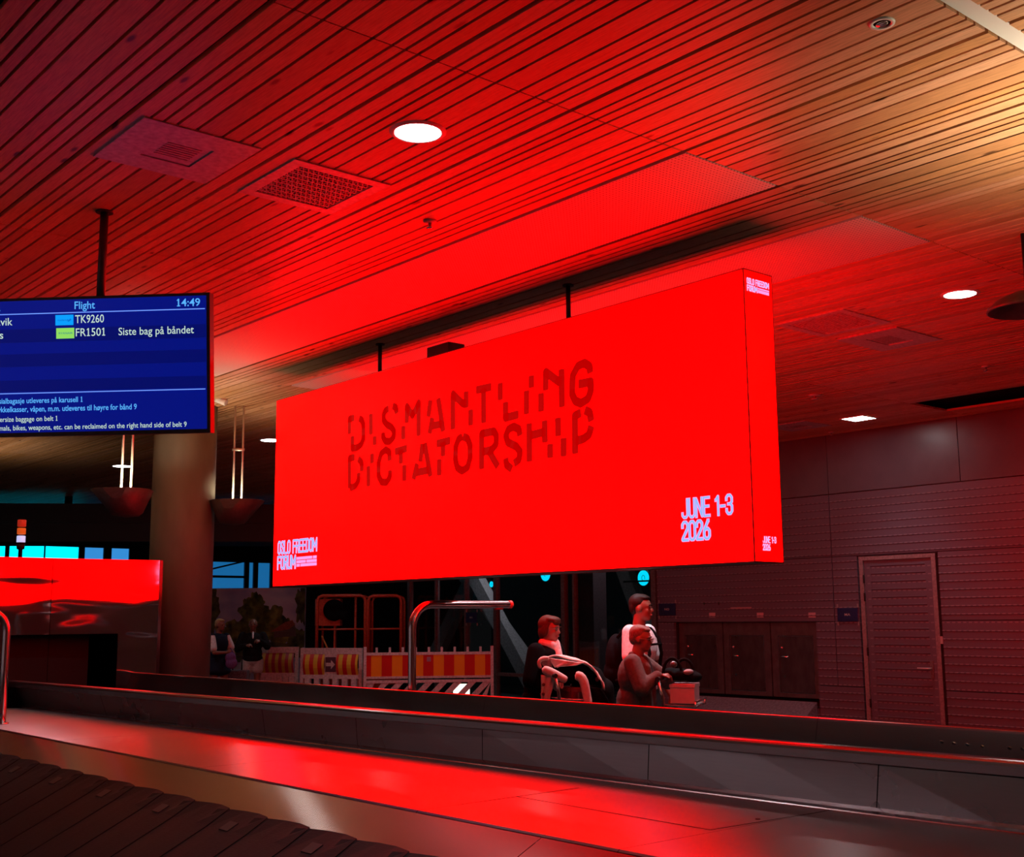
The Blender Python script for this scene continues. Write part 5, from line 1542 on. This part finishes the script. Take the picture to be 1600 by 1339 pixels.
# ================================================================== LUGGAGE CARTS
def cart(px, D, fwd, label):
    base = stand(px, D)
    f = Vector(fwd); f.z = 0; f.normalize(); M = Matrix((f, Vector((-f.y, f.x, 0)), Vector((0, 0, 1)))).transposed().to_4x4(); M.translation = base
    t = thing('luggage_cart', tuple(base), label, 'luggage cart', 'luggage carts')
    T = lambda *p: [M @ Vector(q) for q in p]
    fr = MB()
    for s in (1, -1):
        fr.tube(T((0, s*.27, 1.13), (.03, s*.27, 1.0), (.10, s*.27, .30), (.14, s*.27, .20), (.30, s*.26, .17), (1.02, s*.14, .17)), .016, 10)
        fr.tube(T((.05, s*.27, .935), (.28, s*.25, .92), (.285, s*.25, .96)), .010, 8)
    fr.tube(T((1.02, .14, .17), (1.05, 0, .17), (1.02, -.14, .17)), .016, 10); fr.tube(T((.10, .27, .30), (.10, -.27, .30)), .012, 8)
    fr.tube(T((.28, .25, .92), (.28, -.25, .92)), .010, 8); fr.tube(T((.285, .25, .96), (.285, -.25, .96)), .010, 8)
    fr.build('frame', STEEL_TUBE, t)
    hb = MB(); hb.tube(T((0, .29, 1.13), (0, -.29, 1.13)), .018, 12); hb.build('handle_bar', BLACKM, t)
    bs = MB()
    for k in range(7): bs.tube(T((.06, -.24+.08*k, .935), (.28, -.22+.073*k, .92)), .005, 6)
    bs.build('basket', STEEL_TUBE, t)
    pf_ = MB()
    for k in range(6): pf_.box(.16, .98, -.20+.072*k, -.16+.072*k, .185, .20, M)
    pf_.build('platform', STEEL_TUBE, t)
    for x, y in ((.14, .26), (.14, -.26), (.95, 0)):
        MB().lathe([(.03, -.022), (.085, -.022), (.085, .022), (.03, .022)], M @ Vector((x, y, .087)), 20, axis='Y', M=Matrix.Rotation(math.atan2(f.y, f.x), 4, 'Z')).build('wheel', RUBBER, t)
        MB().tube(T((x, y, .09), (x, y, .18)), .012, 8).build('caster_fork', STEEL_TUBE, t)
    return t, M
c2_, M2 = cart(1036, 9.55, fac_w, 'luggage cart with a pale box and black bag pushed by the woman in taupe')
c1_, M1 = cart(850, 10.25, rh*.95+fh*.30, 'luggage cart heaped with coats in front of the person in black')
def rect_on(M, name, x0, x1, y0, y1, z0, z1, mt, parent=None, bevel=.01):
    return MB().box(x0, x1, y0, y1, z0, z1, M, bevel).build(name, mt, parent)
# cart on the right: box, black bag, suitcase
bx_ = thing('cardboard_box', tuple(M2 @ Vector((.22, -.08, .942))), 'small pale box in the basket of the cart pushed by the woman in taupe', 'box')
rect_on(M2, 'box_body', .08, .27, -.20, .04, .942, 1.085, noisy('pale_box', (.62, .45, .50), .6, amt=.06), bx_, .004)
rect_on(M2, 'box_lid', .075, .275, -.205, .045, 1.062, 1.09, noisy('pale_box', (.62, .45, .50), .6, amt=.06), bx_, .004)
MBG = M2 @ Matrix.Translation((.02, -.02, .15)) @ Matrix.Diagonal((.82, .9, .90, 1))
bg = thing('handbag', tuple(MBG @ Vector((.20, 0, 1.06))), 'black soft bag with looped handles lying on the pale box', 'bag')
BAG = low_spec(cloth('black_bag', (.006, .006, .0065)), .05)
fuse('bag_body', [('ell', (.16, -.06, 1.12), (.17, .12, .055)), ('ell', (.27, -.06, 1.10), (.09, .11, .045)), ('ell', (.06, -.08, 1.13), (.08, .09, .05))], .010, BAG, MBG, bg)
for x0_, z_, yy_ in ((.00, 1.26, -.14), (.10, 1.25, -.05)):
    MB().tube([MBG @ Vector((x0_+.09-.09*math.cos(a), yy_, 1.12+(z_-1.12)*math.sin(a))) for a in [PI*k/10 for k in range(11)]], .012, 8).build('handle', BAG, bg)
MB().ball(MBG @ Vector((.11, -.17, 1.21)), (.028, .028, .026)).build('tag_charm', mat('grey_charm', (.08, .12, .12), .3), bg)
pw = MB().ball(MBG @ Vector((.245, -.15, 1.145)), (.05, .03, .022)); pw.build('white_tissue', mat('tissue', (.30, .26, .27), .7), bg)
s2 = thing('suitcase', tuple(M2 @ Vector((.5, 0, .2))), 'dark suitcase standing on the platform of the right luggage cart', 'suitcase')
rect_on(M2, 'shell', .30, .62, -.20, .20, .215, .80, noisy('black_shell', (.02, .015, .018), .4), s2, .03)
MB().tube([M2 @ Vector(p) for p in ((.46, -.06, .80), (.46, -.06, .825), (.46, .06, .825), (.46, .06, .80))], .009, 8).build('handle', BLACKM, s2)

# cart on the left: suitcases, black bag, trench coat thrown over them
s1 = thing('suitcase', tuple(M1 @ Vector((.25, 0, .2))), 'dark red hard suitcase standing on the left luggage cart under the coat', 'suitcase')
rect_on(M1, 'shell', .17, .44, -.19, .19, .215, 1.02, noisy('wine_shell', (.16, .02, .025), .35), s1, .03)
MB().tube([M1 @ Vector(p) for p in ((.24, 0, 1.02), (.24, 0, 1.05), (.37, 0, 1.05), (.37, 0, 1.02))], .010, 8).build('handle', CHROME, s1)
rb = MB()
for xx in (.235, .305, .375): rb.box(xx-.006, xx+.006, -.198, -.188, .26, .98, M1)
rb.build('shell_rib', noisy('wine_rib', (.30, .12, .12), .3), s1)
bb = thing('duffel_bag', tuple(M1 @ Vector((.3, 0, 1.06))), 'black duffel bag with a red tag lying across the left luggage cart', 'bag')
rect_on(M1, 'shell_bag_base', .46, .70, -.18, .18, .215, .78, noisy('black_shell', (.02, .015, .018), .4), s1, .03).name = 'second_shell'
fuse('bag_body', [('ell', (.28, .02, 1.13), (.26, .15, .085)), ('ell', (.40, .02, 1.07), (.16, .14, .11)), ('ell', (.52, .02, .98), (.09, .13, .12)), ('cap', (.54, 0, 1.0), (.56, 0, .80), .09, .08)], .012, BAG, M1, bb)
MB().ball(M1 @ Vector((.43, -.13, 1.085)), (.022, .008, .02)).build('red_tag', mat('red_tag', (.6, .04, .08), .4), bb)
MB().tube([M1 @ Vector(p) for p in ((.24, -.13, 1.09), (.34, -.15, 1.035), (.44, -.15, 1.02), (.50, -.12, 1.05))], .010, 8).build('strap', BAG, bb)
COAT = noisy('beige_trench', (.58, .46, .42), .8, scale=(7, 7, 7), amt=.12, bump=.2)
COAT2 = noisy('coat_lining', (.30, .15, .14), .8, scale=(7, 7, 7), amt=.2)
co = thing('trench_coat', tuple(M1 @ Vector((.2, 0, 1.15))), 'beige trench coat with dark buttons thrown over the luggage on the left cart', 'coat')
D1 = 10.05
cpl_o = at(890, 1060, D1); CP = Plane((cpl_o.x, cpl_o.y, cpl_o.z), rh, (0, 0, 1))
def cpx(px, py): return CP.uv(px, py)
def drape(name, path, w0, w1, th, mt, parent, wob=.012, ns=7):
    """a cloth strip following a pixel-traced profile, w0..w1 deep (towards the viewer is +)"""
    pts = [Vector((*cpx(*p), 0)) for p in path]
    fine = []
    for a, b in zip(pts, pts[1:]):
        for k in range(4): fine.append(a.lerp(b, k/4))
    fine.append(pts[-1])
    mb = MB(); rows = []
    for i, p in enumerate(fine):
        row = []
        for j in range(ns):
            q_ = j/(ns-1); ww = w0+(w1-w0)*q_
            row.append(mb.bm.verts.new(CP.pt(p.x+wob*.5*math.sin(i*.9+j*1.7), p.y+wob*math.sin(j*2.1+i*.5), ww)))
        rows.append(row)
    for a, b in zip(rows, rows[1:]):
        for j in range(ns-1): mb.bm.faces.new((a[j], a[j+1], b[j+1], b[j])).smooth = True
    o = mb.build(name, mt, parent)
    ss = o.modifiers.new('sub', 'SUBSURF'); ss.levels = 1; ss.render_levels = 1
    sd = o.modifiers.new('thickness', 'SOLIDIFY'); sd.thickness = th
    return o
def panel_cloth(name, left, right, depth, th, mt, parent, wob=.014, ns=8):
    """a hanging piece of cloth facing the viewer between two traced edges"""
    L = [Vector((*cpx(*p), 0)) for p in left]; Rr = [Vector((*cpx(*p), 0)) for p in right]
    mb = MB(); rows = []
    n = len(L)
    for i in range((n-1)*4+1):
        k = min(i//4, n-2); q_ = (i-k*4)/4
        a = L[k].lerp(L[k+1], q_); b = Rr[k].lerp(Rr[k+1], q_)
        rows.append([mb.bm.verts.new(CP.pt(a.x+(b.x-a.x)*j/(ns-1), a.y+(b.y-a.y)*j/(ns-1), depth+wob*math.sin(j*1.9+i*.15))) for j in range(ns)])
    for a, b in zip(rows, rows[1:]):
        for j in range(ns-1): mb.bm.faces.new((a[j], a[j+1], b[j+1], b[j])).smooth = True
    o = mb.build(name, mt, parent); sd = o.modifiers.new('thickness', 'SOLIDIFY'); sd.thickness = th
    return o
drape('back_panel', [(852, 1031), (866, 1027), (884, 1028), (904, 1033), (920, 1041), (932, 1052), (940, 1064), (944, 1079)], -.32, -.02, .012, COAT, co)
panel_cloth('lapel', [(860, 1028), (862, 1036), (866, 1043)], [(912, 1036), (900, 1040), (872, 1042)], .0, .010, COAT, co)
def tubecloth(name, path, r, flat, mt, parent, depth=.03):
    pts = [CP.pt(*cpx(*p), depth) for p in path]
    mb = MB(); mb.tube(pts, r, 14, True, [r*(.9+.12*math.sin(i*1.3)) for i in range(len(pts))])
    c = sum((v.co for v in mb.bm.verts), Vector())/len(mb.bm.verts)
    for v in mb.bm.verts:
        dd_ = (v.co-c).dot(CP.n); v.co -= CP.n*dd_*(1-flat)
    o = mb.build(name, mt, parent); ss = o.modifiers.new('sub', 'SUBSURF'); ss.levels = 1; ss.render_levels = 1
    return o
tubecloth('collar', [(859, 1029), (850, 1028), (843, 1031), (841, 1038), (846, 1045)], .022, .9, COAT, co, .01)
panel_cloth('collar_lining', [(846, 1030), (845, 1036), (850, 1043)], [(860, 1029), (862, 1036), (864, 1044)], -.03, .01, COAT2, co, .004)
tubecloth('sleeve', [(846, 1044), (858, 1049), (870, 1055), (880, 1060), (886, 1063)], .040, .7, COAT, co, .06)
panel_cloth('front_panel', [(846, 1054), (845.5, 1068), (845, 1085), (845, 1118)], [(869, 1058), (865, 1070), (860, 1086), (856, 1118)], .05, .010, COAT, co)
tubecloth('sleeve', [(897, 1055), (906, 1055), (912, 1064), (915, 1080), (918, 1096), (921, 1120)], .045, .6, COAT, co, .07)
panel_cloth('shirt_tail', [(866, 1064), (868, 1068), (870, 1071)], [(880, 1067), (880, 1073), (878, 1076)], .055, .010, COAT, co)
bt = MB()
for pxy in ((849, 1069), (848.5, 1083.5), (848, 1098)):
    MB_c = CP.pt(*cpx(*pxy), .066); Mb = Matrix((CP.u, CP.v, CP.n)).transposed().to_4x4()
    MB().lathe([(.006, 0), (.013, .001), (.013, .006), (.006, .007)], MB_c, 12, M=Mb).build('button', mat('coat_button', (.10, .02, .02), .4), co)
bt.bm.free()
lit = tag(panel_cloth('second_coat', [(905, 1070), (915, 1082), (918, 1120)], [(940, 1076), (950, 1092), (960, 1122)], -.02, .012, low_spec(cloth('black_wool', (.004, .004, .0045)), .03), None), 'black coat hanging off the front of the left luggage cart', 'coat')
# pale slatted vent low behind the carts
q = on_x(951, 1078, WX-.03)
o = MB()
for k in range(8): o.box(-.02, .0, -.10, .10, -.20+k*.05, -.175+k*.05)
o = o.build('floor_vent', noisy('vent_olive', (.30, .26, .14), .5)); o.location = tuple(q)
tag(o, 'small olive slatted vent low on the glass wall behind the carts', 'vent')

# the unseen sides of the hall
side_paint = noisy('hall_wall_paint', (.36, .35, .35), .6, scale=(1, 1, 1), amt=.05)
struct(MB().box(-6, -5.8, -5, 33, 0, CEIL+.1).build('wall_left', side_paint))
struct(MB().box(-5.8, WX+.3, -5.2, -5, 0, CEIL+.1).build('wall_front', side_paint))
# light of the hall away from the view: further downlights, added at unseen spots
for (x, y) in ((1.2, 3.2), (-.6, 6.4), (8.9, .8), (5.6, -1.2), (1.6, -.6), (8.95, 9.0), (11.5, 12.4), (11.6, 16.5)):
    downlight(Vector((x, y, CEIL)), .125, 'added round white downlight for the hall light, out of view', DOWN)
for (x, y) in ((4.6, 10.9),):  # assumed lamp, unseen, added for the bright streak on the skirt
    downlight(Vector((x, y, CEIL)), .125, 'assumed round white downlight, unseen behind the blue arrivals screen', DOWN)
for x, y, e, lab in ((13.6, 23.4, 3.5, 'added downlight brightening the far mural, unseen behind the red board'), (12.0, 19.4, .8, 'added downlight brightening the lift platform, unseen behind the red board'),
                     (8.2, 6.9, 5, 'added downlight brightening the man in white, unseen behind the red board'), (7.5, 8.3, 5, 'added downlight brightening the coat-laden cart, unseen behind the red board')):
    downlight(Vector((x, y, CEIL)), .125, lab, DOWN*e)  # unseen lamps added to brighten what stands below them
for y in (7.5, 11.5, 16.0, 21.0):                # unseen wall washers, added so the steel reflects a brighter wall
    downlight(Vector((-4.9, y, CEIL)), .125, 'added wall-washing downlight, unseen, brightening the opposite side of the hall', DOWN*9)
struct(MB().box(WX+.1, WX+5, 8, 33, CEIL, CEIL+.06).build('ceiling_corridor', noisy('corridor_ceiling', (.10, .10, .10), .7)))
for y in (14.6, 18.6):
    downlight(Vector((WX+.55, y, CEIL)), .10, 'small added downlight behind the glass, unseen, brightening the trusses', DOWN*2.0)  # added out of view to light the front of the trusses
uplighter(0, 0, 0, 'added bowl pendant uplighter, out of view, lighting the far left ceiling', 1, UPL*2.0, (4.5, 18.4, 2.95))  # extra pendant added beyond the left edge to light the ceiling
